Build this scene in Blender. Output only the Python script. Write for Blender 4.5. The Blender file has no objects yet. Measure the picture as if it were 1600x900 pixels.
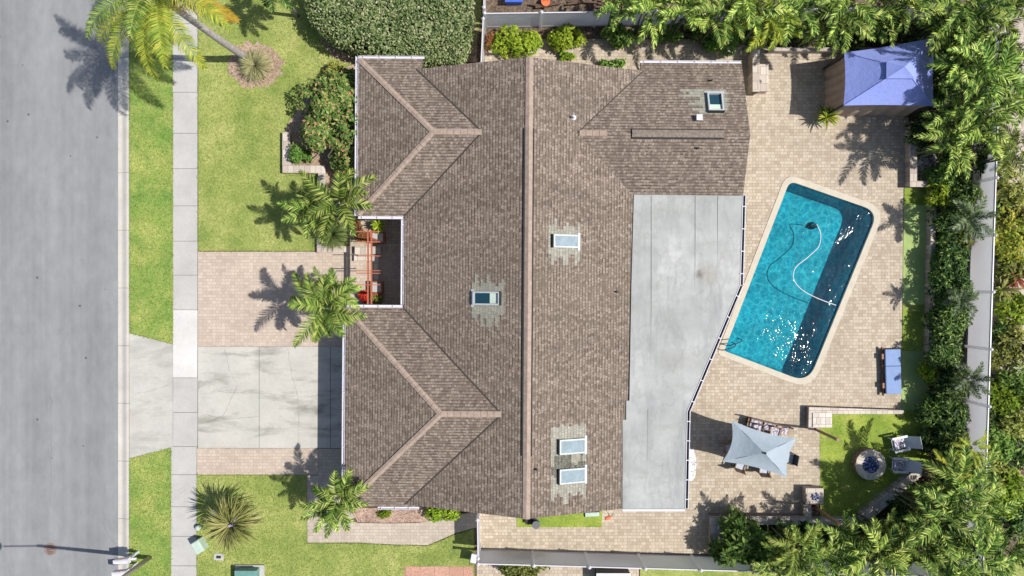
import bpy, math, random
import numpy as np
from mathutils import Vector, Matrix
from mathutils.geometry import tessellate_polygon
R = math.radians
random.seed(7)
NP = np.random.default_rng(7)
sc = bpy.context.scene
COL = sc.collection

# ------------------------------------------------------------------ camera
CAM_H = 35.0
F = 1050.0            # focal length in photo pixels (1600 wide)
cam_d = bpy.data.cameras.new('camera')
cam_d.sensor_width = 36.0
cam_d.lens = 36.0 * F / 1600.0
cam_d.clip_end = 2000
cam = bpy.data.objects.new('camera', cam_d)
cam.location = (0, 0, CAM_H)
cam.rotation_euler = (0, 0, 0)
COL.objects.link(cam)
sc.camera = cam

# ------------------------------------------------------------------ light
SUN_EL = R(53.5)
sh = Vector((-1.0, 0.10)).normalized()          # direction shadows fall
w = bpy.data.worlds.new('World'); sc.world = w; w.use_nodes = True
nt = w.node_tree; nt.nodes.clear()
sky = nt.nodes.new('ShaderNodeTexSky'); sky.sky_type = 'NISHITA'; sky.sun_disc = False
sky.sun_elevation = SUN_EL
sky.sun_rotation = math.atan2(-sh.x, -sh.y)      # azimuth measured from +Y towards +X
sky.air_density = 1.0; sky.dust_density = 1.5
bg = nt.nodes.new('ShaderNodeBackground'); bg.inputs[1].default_value = 0.095
wo = nt.nodes.new('ShaderNodeOutputWorld')
nt.links.new(sky.outputs[0], bg.inputs[0]); nt.links.new(bg.outputs[0], wo.inputs[0])
sd = bpy.data.lights.new('sun', 'SUN'); sd.energy = 4.9; sd.angle = R(0.55); sd.color = (1.0, 0.95, 0.88)
so = bpy.data.objects.new('sun', sd); COL.objects.link(so)
d = Vector((sh.x * math.cos(SUN_EL), sh.y * math.cos(SUN_EL), -math.sin(SUN_EL)))
so.rotation_euler = d.to_track_quat('-Z', 'Y').to_euler()
sc.view_settings.view_transform = 'Standard'; sc.view_settings.look = 'None'
sc.view_settings.gamma = 1.0; sc.view_settings.exposure = 0.22
sc.cycles.max_bounces = 8; sc.cycles.transparent_max_bounces = 12
sc.cycles.sample_clamp_indirect = 4.0

# ------------------------------------------------------------------ survey helper
def at(px, py, z=0.0):
    """place of a surveyed point (photo coordinates) at height z above the ground"""
    k = (CAM_H - z) / F
    return Vector(((px - 800) * k, (450 - py) * k, z))
def atp(px, py, fz, n=12):
    """same for a point known to lie on the sloping plane z = fz(x, y)"""
    z = 3.0
    for _ in range(n):
        p = at(px, py, z); z = fz(p.x, p.y)
    return at(px, py, z)

# ------------------------------------------------------------------ materials
MATS = {}
def newmat(name):
    m = bpy.data.materials.new(name); m.use_nodes = True
    nt = m.node_tree; nt.nodes.clear()
    out = nt.nodes.new('ShaderNodeOutputMaterial')
    MATS[name] = m
    return m, nt, out
class N:
    """tiny node helper"""
    def __init__(s, nt): s.nt = nt
    def n(s, typ, **kw):
        nd = s.nt.nodes.new('ShaderNode' + typ)
        for k, v in kw.items():
            if k.startswith('i_'):
                key = k[2:].replace('_', ' ')
                nd.inputs[key].default_value = v
            else: setattr(nd, k, v)
        return nd
    def l(s, a, b): s.nt.links.new(a, b)
    def coord(s, kind='Object'):
        return s.n('TexCoord').outputs[kind]
    def mapping(s, vec, scale=(1,1,1), rot=(0,0,0), loc=(0,0,0)):
        m = s.n('Mapping'); m.inputs['Scale'].default_value = scale
        m.inputs['Rotation'].default_value = rot; m.inputs['Location'].default_value = loc
        s.l(vec, m.inputs[0]); return m.outputs[0]
    def noise(s, vec, scale, detail=4, rough=.55, dist=0.0):
        t = s.n('TexNoise'); t.inputs['Scale'].default_value = scale
        t.inputs['Detail'].default_value = detail; t.inputs['Roughness'].default_value = rough
        t.inputs['Distortion'].default_value = dist
        s.l(vec, t.inputs['Vector']); return t.outputs['Fac']
    def ramp(s, fac, stops, interp='LINEAR'):
        r = s.n('ValToRGB'); cr = r.color_ramp; cr.interpolation = interp
        while len(cr.elements) < len(stops): cr.elements.new(0.5)
        for e, (p, c) in zip(cr.elements, stops):
            e.position = p
            e.color = (c, c, c, 1) if isinstance(c, (int, float)) else (*c[:3], 1)
        s.l(fac, r.inputs[0]); return r.outputs[0]
    def mix(s, fac, a, b, mode='MIX'):
        m = s.n('MixRGB', blend_type=mode)
        if isinstance(fac, (int, float)): m.inputs[0].default_value = fac
        else: s.l(fac, m.inputs[0])
        for i, v in ((1, a), (2, b)):
            if isinstance(v, (tuple, list)): m.inputs[i].default_value = (*v[:3], 1)
            elif isinstance(v, (int, float)): m.inputs[i].default_value = (v, v, v, 1)
            else: s.l(v, m.inputs[i])
        return m.outputs[0]
    def math(s, op, a, b=None, clamp=False):
        m = s.n('Math', operation=op, use_clamp=clamp)
        for i, v in ((0, a), (1, b)):
            if v is None: continue
            if isinstance(v, (int, float)): m.inputs[i].default_value = v
            else: s.l(v, m.inputs[i])
        return m.outputs[0]
    def bump(s, h, strength=.3, dist=.02):
        b = s.n('Bump'); b.inputs['Strength'].default_value = strength; b.inputs['Distance'].default_value = dist
        s.l(h, b.inputs['Height']); return b.outputs[0]
    def pbr(s, out, col, rough=.8, normal=None, metal=0.0, spec=.3):
        p = s.n('BsdfPrincipled'); p.inputs['Roughness'].default_value = rough
        p.inputs['Metallic'].default_value = metal; p.inputs['Specular IOR Level'].default_value = spec
        if isinstance(col, (tuple, list)): p.inputs['Base Color'].default_value = (*col[:3], 1)
        else: s.l(col, p.inputs['Base Color'])
        if normal is not None: s.l(normal, p.inputs['Normal'])
        s.l(p.outputs[0], out.inputs[0]); return p

def simple(name, col, rough=.6, var=.12, scale=6.0, metal=0.0, spec=.35, bump=.0, coord='Object'):
    m, nt, out = newmat(name); n = N(nt)
    v = n.coord(coord)
    f = n.noise(v, scale, 5, .6)
    lo = tuple(c * (1 - var) for c in col); hi = tuple(min(c * (1 + var), .95) for c in col)
    c = n.ramp(f, [(.3, lo), (.7, hi)])
    nm = n.bump(n.noise(v, scale * 8, 3), bump, .01) if bump else None
    n.pbr(out, c, rough, nm, metal, spec); return m

def leafmat(name, stops, transl=.3, rough=.5):
    m, nt, out = newmat(name); n = N(nt)
    g = n.n('NewGeometry')
    c = n.ramp(g.outputs['Random Per Island'], stops)
    oi = n.n('ObjectInfo')
    hs = n.n('HueSaturation'); n.l(c, hs.inputs['Color'])
    v = n.math('ADD', n.math('MULTIPLY', oi.outputs['Random'], .6), .62); n.l(v, hs.inputs['Value'])
    h = n.math('ADD', n.math('MULTIPLY', n.math('FRACT', n.math('MULTIPLY', oi.outputs['Random'], 7.3)), .025), .487); n.l(h, hs.inputs['Hue'])
    c = hs.outputs[0]
    p = n.n('BsdfPrincipled'); p.inputs['Roughness'].default_value = rough; p.inputs['Specular IOR Level'].default_value = .12
    n.l(c, p.inputs['Base Color'])
    t = n.n('BsdfTranslucent'); n.l(n.mix(1.0, c, (1.0, 1.0, .55), 'MULTIPLY'), t.inputs[0])
    mx = n.n('MixShader'); mx.inputs[0].default_value = transl
    n.l(p.outputs[0], mx.inputs[1]); n.l(t.outputs[0], mx.inputs[2]); n.l(mx.outputs[0], out.inputs[0])
    return m

# --- road
m, nt, out = newmat('asphalt'); n = N(nt); v = n.coord()
c = n.ramp(n.noise(v, .35, 6, .6), [(.3, (.205, .212, .222)), (.7, (.245, .25, .258))])
st = n.noise(n.mapping(v, (3.0, .04, 1)), 1.0, 3, .6)
c = n.mix(n.ramp(st, [(.42, 0), (.7, .32)]), c, (.29, .292, .295))
mid = n.noise(n.mapping(v, (1, .5, 1)), 2.2, 5, .6)
c = n.mix(.8, c, n.ramp(mid, [(.25, .84), (.8, 1.14)]), 'MULTIPLY')
tyre = n.noise(n.mapping(v, (.9, .02, 1), loc=(4, 0, 0)), 1.0, 2, .5)
c = n.mix(.8, c, n.ramp(tyre, [(.35, .9), (.6, 1.08)]), 'MULTIPLY')
drip = n.noise(n.mapping(v, (1, .6, 1), loc=(7, 3, 0)), 1.7, 7, .75)
c = n.mix(n.ramp(drip, [(.66, 0), (.76, .35)]), c, (.11, .11, .11))
sp = n.noise(v, 60, 2, .8)
c = n.mix(.6, c, n.ramp(sp, [(.25, .72), (.75, 1.25)]), 'MULTIPLY')
vo = n.n('TexVoronoi'); vo.inputs['Scale'].default_value = .8; n.l(v, vo.inputs['Vector'])
c = n.mix(n.ramp(vo.outputs['Distance'], [(.03, .8), (.06, 0)]), c, (.04, .04, .04))
n.pbr(out, c, .9, n.bump(sp, .25, .01)); ASPHALT = m
# --- concrete family
def concrete(name, base, stain=.0, coord='Object', warm=(1, .97, .92)):
    m, nt, out = newmat(name); n = N(nt); v = n.coord(coord)
    c = n.ramp(n.noise(v, .7, 6, .65), [(.3, tuple(base * x * .88 for x in warm)), (.7, tuple(base * x * 1.08 for x in warm))])
    c = n.mix(.5, c, n.ramp(n.noise(v, 9, 6, .7), [(.3, .86), (.7, 1.08)]), 'MULTIPLY')
    if stain:
        a = n.noise(n.mapping(v, (.35, 1.3, 1), loc=(3, 1, 0)), .8, 7, .68, .4)
        c = n.mix(n.ramp(a, [(.50, 0), (.68, stain)]), c, (.17, .165, .14))
        b = n.noise(n.mapping(v, (.5, .5, 1), loc=(9, 4, 0)), 1.1, 7, .7)
        c = n.mix(n.ramp(b, [(.55, 0), (.75, .35)]), c, (.42, .33, .24))
    n.pbr(out, c, .88, n.bump(n.noise(v, 40, 3), .15, .005)); return m
CONC = concrete('concrete_sidewalk', .43, warm=(1, .98, .94))
CONC_LIGHT = concrete('concrete_new', .56, warm=(1, .98, .95))
CONC_DRIVE = concrete('concrete_driveway', .46, stain=.85, warm=(1, .975, .89))
CONC_KERB = concrete('concrete_kerb', .49, warm=(1, .955, .87))
JOINT = simple('joint_dirt', (.16, .15, .13), .95)
# --- pavers
def pavers(name, cols, scale=1.0, mortar=(.2, .16, .12), rot=0.0, w=.30, h=.2, coord='Object'):
    m, nt, out = newmat(name); n = N(nt); v = n.coord(coord)
    vm = n.mapping(v, (scale, scale, scale), (0, 0, rot))
    b = n.n('TexBrick'); b.offset = .37; b.squash = .68; b.squash_frequency = 2; b.offset_frequency = 2
    b.inputs['Scale'].default_value = 1.0; b.inputs['Brick Width'].default_value = w; b.inputs['Row Height'].default_value = h
    b.inputs['Mortar Size'].default_value = .009; b.inputs['Mortar Smooth'].default_value = .3; b.inputs['Bias'].default_value = 0
    b.inputs['Color1'].default_value = (0, 0, 0, 1); b.inputs['Color2'].default_value = (1, 1, 1, 1); b.inputs['Mortar'].default_value = (.5, .5, .5, 1)
    n.l(vm, b.inputs['Vector'])
    c = n.ramp(b.outputs['Color'], [(0, cols[0]), (.45, cols[1]), (1, cols[2])])
    c = n.mix(.7, c, n.ramp(n.noise(v, .45, 5, .65), [(.28, .8), (.72, 1.12)]), 'MULTIPLY')
    c = n.mix(.5, c, n.ramp(n.noise(v, 22, 3, .7), [(.3, .85), (.7, 1.12)]), 'MULTIPLY')
    stn = n.noise(n.mapping(v, (1, 1, 1), loc=(6, 2, 0)), .8, 7, .72)
    c = n.mix(n.ramp(stn, [(.56, 0), (.74, .35)]), c, (.24, .2, .15))
    c = n.mix(b.outputs['Fac'], c, mortar)
    n.pbr(out, c, .88, n.bump(n.math('SUBTRACT', 1.0, b.outputs['Fac']), .6, .008)); return m
DECK = pavers('pavers_deck', [(.375, .31, .235), (.44, .375, .29), (.51, .445, .355)], mortar=(.27, .22, .165), w=.24, h=.165)
FRONT_PAV = pavers('pavers_front', [(.43, .35, .285), (.47, .39, .32), (.52, .435, .36)], mortar=(.36, .29, .24), w=.24, h=.165)
WALLSTONE = pavers('wall_blocks', [(.33, .27, .22), (.44, .37, .31), (.54, .47, .40)], mortar=(.14, .11, .09), w=.4, h=.25)
REDPAV = pavers('pavers_red', [(.42, .2, .16), (.5, .26, .21), (.55, .3, .25)], mortar=(.2, .12, .1), w=1.1, h=1.1)
# --- lawn
def lawn(name, g1, g2, g3, fine=1.0):
    m, nt, out = newmat(name); n = N(nt); v = n.coord()
    c = n.ramp(n.noise(v, .55, 6, .66), [(.34, g1), (.5, g2), (.66, g3)])
    dry = n.noise(n.mapping(v, (1, 1, 1), loc=(11, 7, 0)), .8, 6, .7)
    c = n.mix(n.ramp(dry, [(.58, 0), (.78, .6)]), c, (.50, .43, .18))
    f1 = n.noise(v, 16, 4, .75); f2 = n.noise(v, 45, 2, .8)
    f3 = n.noise(n.mapping(v, (1, 1, 1), loc=(2, 5, 0)), 7.5, 5, .75)
    c = n.mix(.85 * fine, c, n.ramp(f3, [(.34, .52), (.46, .95), (.7, 1.12)]), 'MULTIPLY')
    c = n.mix(.9 * fine, c, n.ramp(f1, [(.3, .62), (.5, 1.0), (.72, 1.3)]), 'MULTIPLY')
    c = n.mix(.7 * fine, c, n.ramp(f2, [(.3, .6), (.7, 1.35)]), 'MULTIPLY')
    n.pbr(out, c, .9, n.bump(n.math('ADD', f1, f2), .6 * fine, .03), spec=.15); return m
LAWN = lawn('lawn_grass', (.18, .25, .06), (.285, .335, .092), (.39, .41, .14))
VERGE = lawn('verge_grass', (.12, .25, .045), (.23, .325, .075), (.38, .41, .12))
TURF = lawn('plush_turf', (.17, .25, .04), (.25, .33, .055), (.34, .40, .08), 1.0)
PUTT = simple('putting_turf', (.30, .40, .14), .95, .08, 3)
# --- soil / mulch / gravel
def speckle(name, cols, scale, bump=.8):
    m, nt, out = newmat(name); n = N(nt); v = n.coord()
    vo = n.n('TexVoronoi'); vo.inputs['Scale'].default_value = scale; n.l(v, vo.inputs['Vector'])
    sx = n.n('SeparateColor'); n.l(vo.outputs['Color'], sx.inputs[0])
    c = n.ramp(sx.outputs[0], [(i / (len(cols) - 1), q) for i, q in enumerate(cols)])
    c = n.mix(.6, c, n.ramp(n.noise(v, 1.2, 5), [(.3, .7), (.7, 1.2)]), 'MULTIPLY')
    n.pbr(out, c, .92, n.bump(n.math('SUBTRACT', 1.0, vo.outputs['Distance']), bump, .03)); return m
SOIL = speckle('soil', [(.07, .05, .035), (.12, .085, .06), (.2, .15, .11), (.1, .08, .05)], 14)
MULCH = speckle('mulch', [(.2, .12, .09), (.36, .25, .19), (.48, .36, .29), (.3, .2, .15)], 16)
SAND = speckle('sandy_ground', [(.30, .25, .2), (.42, .37, .31), (.5, .45, .38)], 9)
GRAVEL = speckle('white_gravel', [(.35, .35, .36), (.7, .7, .7), (.8, .8, .8), (.55, .55, .56)], 12)
DKGRAVEL = speckle('dark_gravel', [(.06, .06, .07), (.3, .3, .33), (.55, .55, .58), (.12, .12, .14)], 12)
GLASSROCK = speckle('blue_fire_glass', [(.01, .015, .05), (.03, .06, .25), (.55, .62, .85), (.02, .03, .12), (.05, .1, .35)], 18)
GLASSROCK.node_tree.nodes['Principled BSDF'].inputs['Roughness'].default_value = .2
# --- shingles (UV in metres: u along the eave, v up the slope)
def shingles(name, dark, mid, light, mottle=1.0):
    m, nt, out = newmat(name); n = N(nt); uv = n.n('UVMap').outputs[0]
    wob = n.noise(n.mapping(uv, (.8, .8, 1)), 1.0, 2)
    w2 = n.n('CombineXYZ'); n.l(n.math('MULTIPLY', wob, .0), w2.inputs[0]); n.l(n.math('MULTIPLY', wob, .06), w2.inputs[1])
    va = n.n('VectorMath', operation='ADD'); n.l(uv, va.inputs[0]); n.l(w2.outputs[0], va.inputs[1])
    b = n.n('TexBrick'); b.offset = .43; b.offset_frequency = 2; b.squash = 1.35; b.squash_frequency = 3
    b.inputs['Scale'].default_value = 1.0; b.inputs['Brick Width'].default_value = .13; b.inputs['Row Height'].default_value = .145
    b.inputs['Mortar Size'].default_value = .010; b.inputs['Mortar Smooth'].default_value = .25
    b.inputs['Color1'].default_value = (0, 0, 0, 1); b.inputs['Color2'].default_value = (1, 1, 1, 1); b.inputs['Mortar'].default_value = (.3, .3, .3, 1)
    n.l(va.outputs[0], b.inputs['Vector'])
    c = n.ramp(b.outputs['Color'], [(0, dark), (.45, mid), (1, light)])
    c = n.mix(.75 * mottle, c, n.ramp(n.noise(n.mapping(uv, (1, .45, 1)), .55, 6, .68), [(.28, .70), (.5, .98), (.74, 1.22)]), 'MULTIPLY')
    c = n.mix(.65, c, n.ramp(n.noise(uv, 30, 3, .75), [(.28, .68), (.72, 1.28)]), 'MULTIPLY')
    # laminated tabs: on a random half of the tabs the lower, darker ply shows at the butt edge
    sep = n.n('SeparateXYZ'); n.l(va.outputs[0], sep.inputs[0])
    saw = n.math('FRACT', n.math('DIVIDE', sep.outputs[1], .145))
    low = n.ramp(saw, [(.34, 1), (.46, 0)])
    b2 = n.n('TexBrick'); b2.offset = .31; b2.offset_frequency = 2; b2.squash = 1.6; b2.squash_frequency = 3
    b2.inputs['Scale'].default_value = 1.0; b2.inputs['Brick Width'].default_value = .115; b2.inputs['Row Height'].default_value = .145; b2.inputs['Mortar Size'].default_value = 0
    b2.inputs['Color1'].default_value = (0, 0, 0, 1); b2.inputs['Color2'].default_value = (1, 1, 1, 1); n.l(va.outputs[0], b2.inputs['Vector'])
    tab = n.math('MULTIPLY', low, n.ramp(b2.outputs['Color'], [(.38, 0), (.55, 1)]))
    line = n.math('MULTIPLY', n.ramp(saw, [(.08, 1), (.24, 0)]), n.ramp(n.noise(uv, 5.0, 3, .6), [(.35, .25), (.6, 1)]))
    c = n.mix(n.math('MULTIPLY', line, .62 * mottle), c, tuple(q * .4 for q in dark))
    patchy = n.ramp(n.noise(uv, .9, 4, .6), [(.3, .25), (.65, 1)])
    c = n.mix(n.math('MULTIPLY', n.math('MULTIPLY', tab, patchy), .85 * mottle), c, tuple(q * .45 for q in dark))
    c = n.mix(n.math('MULTIPLY', b.outputs['Fac'], .32), c, tuple(q * .38 for q in dark))
    h = n.math('SUBTRACT', n.math('SUBTRACT', 1.0, saw), n.math('MULTIPLY', b.outputs['Fac'], .6))
    h = n.math('ADD', h, n.math('MULTIPLY', b.outputs['Color'], .5))
    n.pbr(out, c, .92, n.bump(h, .55, .012), spec=.15); return m
SHINGLE = shingles('roof_shingles', (.148, .116, .093), (.210, .169, .138), (.295, .242, .20))
SHINGLE_NEW = shingles('repair_shingles', (.25, .245, .205), (.30, .295, .245), (.36, .345, .29), .4)
CAP = simple('ridge_shingle', (.315, .245, .20), .92, .2, 5, bump=.4)
VALLEY = simple('valley_line', (.05, .042, .038), .9)
TRIM = simple('dark_drip_edge', (.03, .028, .028), .8)
WHITE = simple('white_metal', (.58, .57, .62), .4, .05, 3)
VINYL = simple('white_vinyl', (.70, .70, .69), .45, .07, 1.2)
_n = N(VINYL.node_tree); _p = VINYL.node_tree.nodes['Principled BSDF']; _t = _n.n('BsdfTranslucent'); _t.inputs[0].default_value = (.92, .92, .95, 1)
_m = _n.n('MixShader'); _m.inputs[0].default_value = .6; _n.l(_p.outputs[0], _m.inputs[1]); _n.l(_t.outputs[0], _m.inputs[2]); _n.l(_m.outputs[0], VINYL.node_tree.nodes['Material Output'].inputs[0])
STUCCO = simple('stucco', (.62, .57, .48), .9, .06, 4, bump=.4)
GLASS = simple('skylight_glass', (.012, .05, .075), .08, .1, 2, spec=.8)
GLASS_HAZE = simple('skylight_acrylic', (.20, .27, .31), .55, .2, 3, spec=.25)
PANE = simple('window_glass', (.03, .045, .055), .06, .1, 2, spec=.9)
LIGHTSHAFT = simple('skylight_shaft', (.5, .6, .52), .7)
# patio roof membrane with dirt
m, nt, out = newmat('patio_roof_metal'); n = N(nt); v = n.coord()
c = n.ramp(n.noise(v, .45, 7, .68), [(.32, (.26, .277, .272)), (.5, (.32, .335, .328)), (.68, (.41, .42, .415))])
a = n.noise(n.mapping(v, (1.6, .35, 1)), .9, 7, .7); c = n.mix(n.ramp(a, [(.48, 0), (.7, .75)]), c, (.20, .215, .215))
a = n.noise(n.mapping(v, (.5, 1.4, 1), loc=(5, 2, 0)), .8, 7, .72); c = n.mix(n.ramp(a, [(.5, 0), (.72, .55)]), c, (.24, .24, .225))
def spot(vec, loc, r0, r1, sc_=(1, 1, 1)):
    mp = n.n('Mapping'); mp.inputs['Location'].default_value = tuple(-a * b for a, b in zip(loc, sc_)); mp.inputs['Scale'].default_value = sc_
    n.l(vec, mp.inputs[0]); ln = n.n('VectorMath', operation='LENGTH'); n.l(mp.outputs[0], ln.inputs[0])
    k = n.math('ADD', ln.outputs['Value'], n.math('MULTIPLY', n.math('SUBTRACT', n.noise(v, 3.5, 6, .7), .5), .5))
    return n.ramp(k, [(r0, 1), (r1, 0)])
c = n.mix(n.math('MULTIPLY', spot(v, (9.35, .73, 2.9), .12, .75), .55), c, (.2, .18, .15))
c = n.mix(n.math('MULTIPLY', spot(v, (8.95, .73, 2.9), .02, .28), .8), c, (.08, .06, .05))
c = n.mix(n.math('MULTIPLY', spot(v, (7.9, -3.4, 2.9), .1, .9, (.6, 1.5, 1)), .5), c, (.22, .21, .19))
vo = n.n('TexVoronoi'); vo.inputs['Scale'].default_value = 1.3; n.l(v, vo.inputs['Vector'])
c = n.mix(n.ramp(vo.outputs['Distance'], [(.02, .7), (.045, 0)]), c, (.1, .08, .05))
pond = n.noise(n.mapping(v, (.8, .5, 1), loc=(1, 9, 0)), .7, 4, .6)
c = n.mix(n.ramp(pond, [(.50, 0), (.53, .28), (.56, 0)]), c, (.2, .2, .19))
n.pbr(out, c, .6, n.bump(n.noise(v, 2.0, 4), .1, .02), spec=.3); PATIO_ROOF = m
WOOD_RED = simple('red_stained_wood', (.36, .115, .06), .6, .2, 10)
WOOD = simple('brown_wood', (.30, .17, .10), .65, .2, 8)
WOOD_DK = simple('dark_wood', (.10, .06, .04), .6, .2, 8)
TERRA = simple('terracotta', (.42, .15, .08), .7, .15, 6)
# fabrics
GAZ_BLUE = simple('lavender_blue_canvas', (.235, .295, .66), .75, .05, 1.5)
GAZ_TAN = simple('tan_curtain', (.36, .28, .22), .85, .14, 3)
UMB = simple('pale_blue_grey_canvas', (.30, .36, .41), .75, .05, 2)
CUSH_BLUE = simple('blue_cushion', (.20, .29, .50), .8, .07, 3)
CUSH_GREY = simple('grey_cushion', (.42, .45, .5), .85, .08, 5)
m, nt, out = newmat('printed_cushion'); n = N(nt); v = n.coord()
c = n.ramp(n.noise(v, 16, 3, .6), [(.38, (.16, .15, .22)), (.5, (.55, .52, .58)), (.62, (.75, .7, .72))], 'CONSTANT'); n.pbr(out, c, .85); PRINT = m
CHAIRW = simple('pale_grey_resin', (.60, .63, .68), .5, .06, 4)
BLACK = simple('black_metal', (.03, .03, .035), .5)
STEEL = simple('brushed_steel', (.6, .6, .62), .25, .05, 10, metal=.9)
UTIL = simple('pale_green_plastic', (.42, .52, .45), .55, .1, 4)
UTIL_DK = simple('teal_green_metal', (.13, .26, .24), .5, .12, 4)
POLE = simple('weathered_pole', (.40, .34, .29), .7, .12, 3)
ORANGE = simple('orange_plastic', (.7, .16, .06), .5)
TUBBLUE = simple('blue_plastic', (.05, .12, .5), .5)
RUST = simple('cast_iron_cover', (.22, .16, .14), .75, .35, 9)
TRUNK = simple('palm_trunk', (.36, .33, .31), .85, .25, 5, bump=.5)
BARK = simple('bark', (.16, .11, .08), .9, .3, 8, bump=.5)
TWIG = simple('dry_twigs', (.4, .34, .28), .9, .25, 8)
# leaves
L_PALM = leafmat('palm_leaf', [(0, (.015, .045, .014)), (.38, (.07, .15, .03)), (.58, (.24, .36, .06)), (.85, (.48, .60, .12)), (1, (.74, .76, .28))], .2)
L_PALMY = leafmat('palm_leaf_yellow', [(0, (.09, .17, .025)), (.3, (.24, .33, .045)), (.7, (.42, .46, .07)), (1, (.62, .55, .09))], .35)
L_PALMG = leafmat('palm_leaf_bright', [(0, (.03, .09, .022)), (.4, (.14, .25, .045)), (.75, (.38, .48, .09)), (1, (.62, .62, .2))], .2)
L_GOLD = leafmat('golden_frond', [(0, (.35, .28, .03)), (.6, (.58, .42, .04)), (1, (.55, .25, .08))], .3)
L_HEDGE = leafmat('hedge_leaf', [(0, (.09, .16, .05)), (.35, (.22, .29, .10)), (.75, (.38, .43, .19)), (1, (.6, .56, .36))], .2)
L_FLOW = leafmat('flower_shrub_leaf', [(0, (.05, .12, .025)), (.5, (.12, .19, .045)), (.82, (.32, .36, .11)), (.90, (.34, .27, .13)), (.96, (.40, .20, .11)), (1, (.42, .13, .09))], .2)
L_LIME = leafmat('lime_leaf', [(0, (.1, .19, .015)), (.5, (.23, .35, .025)), (1, (.42, .5, .06))], .3)
L_GREEN = leafmat('mid_green_leaf', [(0, (.05, .12, .02)), (.5, (.13, .25, .045)), (1, (.32, .44, .11))], .25)
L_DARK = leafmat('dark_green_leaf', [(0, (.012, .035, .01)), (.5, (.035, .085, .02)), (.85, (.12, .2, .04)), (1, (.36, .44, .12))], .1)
L_OLIVE = leafmat('olive_leaf', [(0, (.1, .13, .03)), (.5, (.25, .28, .06)), (1, (.46, .46, .13))], .25)
L_SPIKE = leafmat('spiky_leaf', [(0, (.12, .16, .04)), (.4, (.34, .38, .11)), (1, (.62, .58, .24))], .2)
L_BLADE = leafmat('grass_blade', [(0, (.12, .18, .035)), (.5, (.28, .34, .085)), (.9, (.42, .46, .15)), (1, (.5, .45, .2))], .3)
L_FOUNT = leafmat('fountain_grass_blade', [(0, (.22, .25, .1)), (.5, (.4, .38, .2)), (1, (.5, .42, .28))], .3)
L_RED = leafmat('red_flower', [(0, (.5, .03, .02)), (1, (.75, .15, .04))], .2)
L_PURP = leafmat('purple_flower', [(0, (.35, .3, .55)), (1, (.6, .55, .75))], .2)
L_BROM = leafmat('red_brown_leaf', [(0, (.2, .06, .05)), (.6, (.36, .12, .06)), (1, (.3, .28, .08))], .25)

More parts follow.
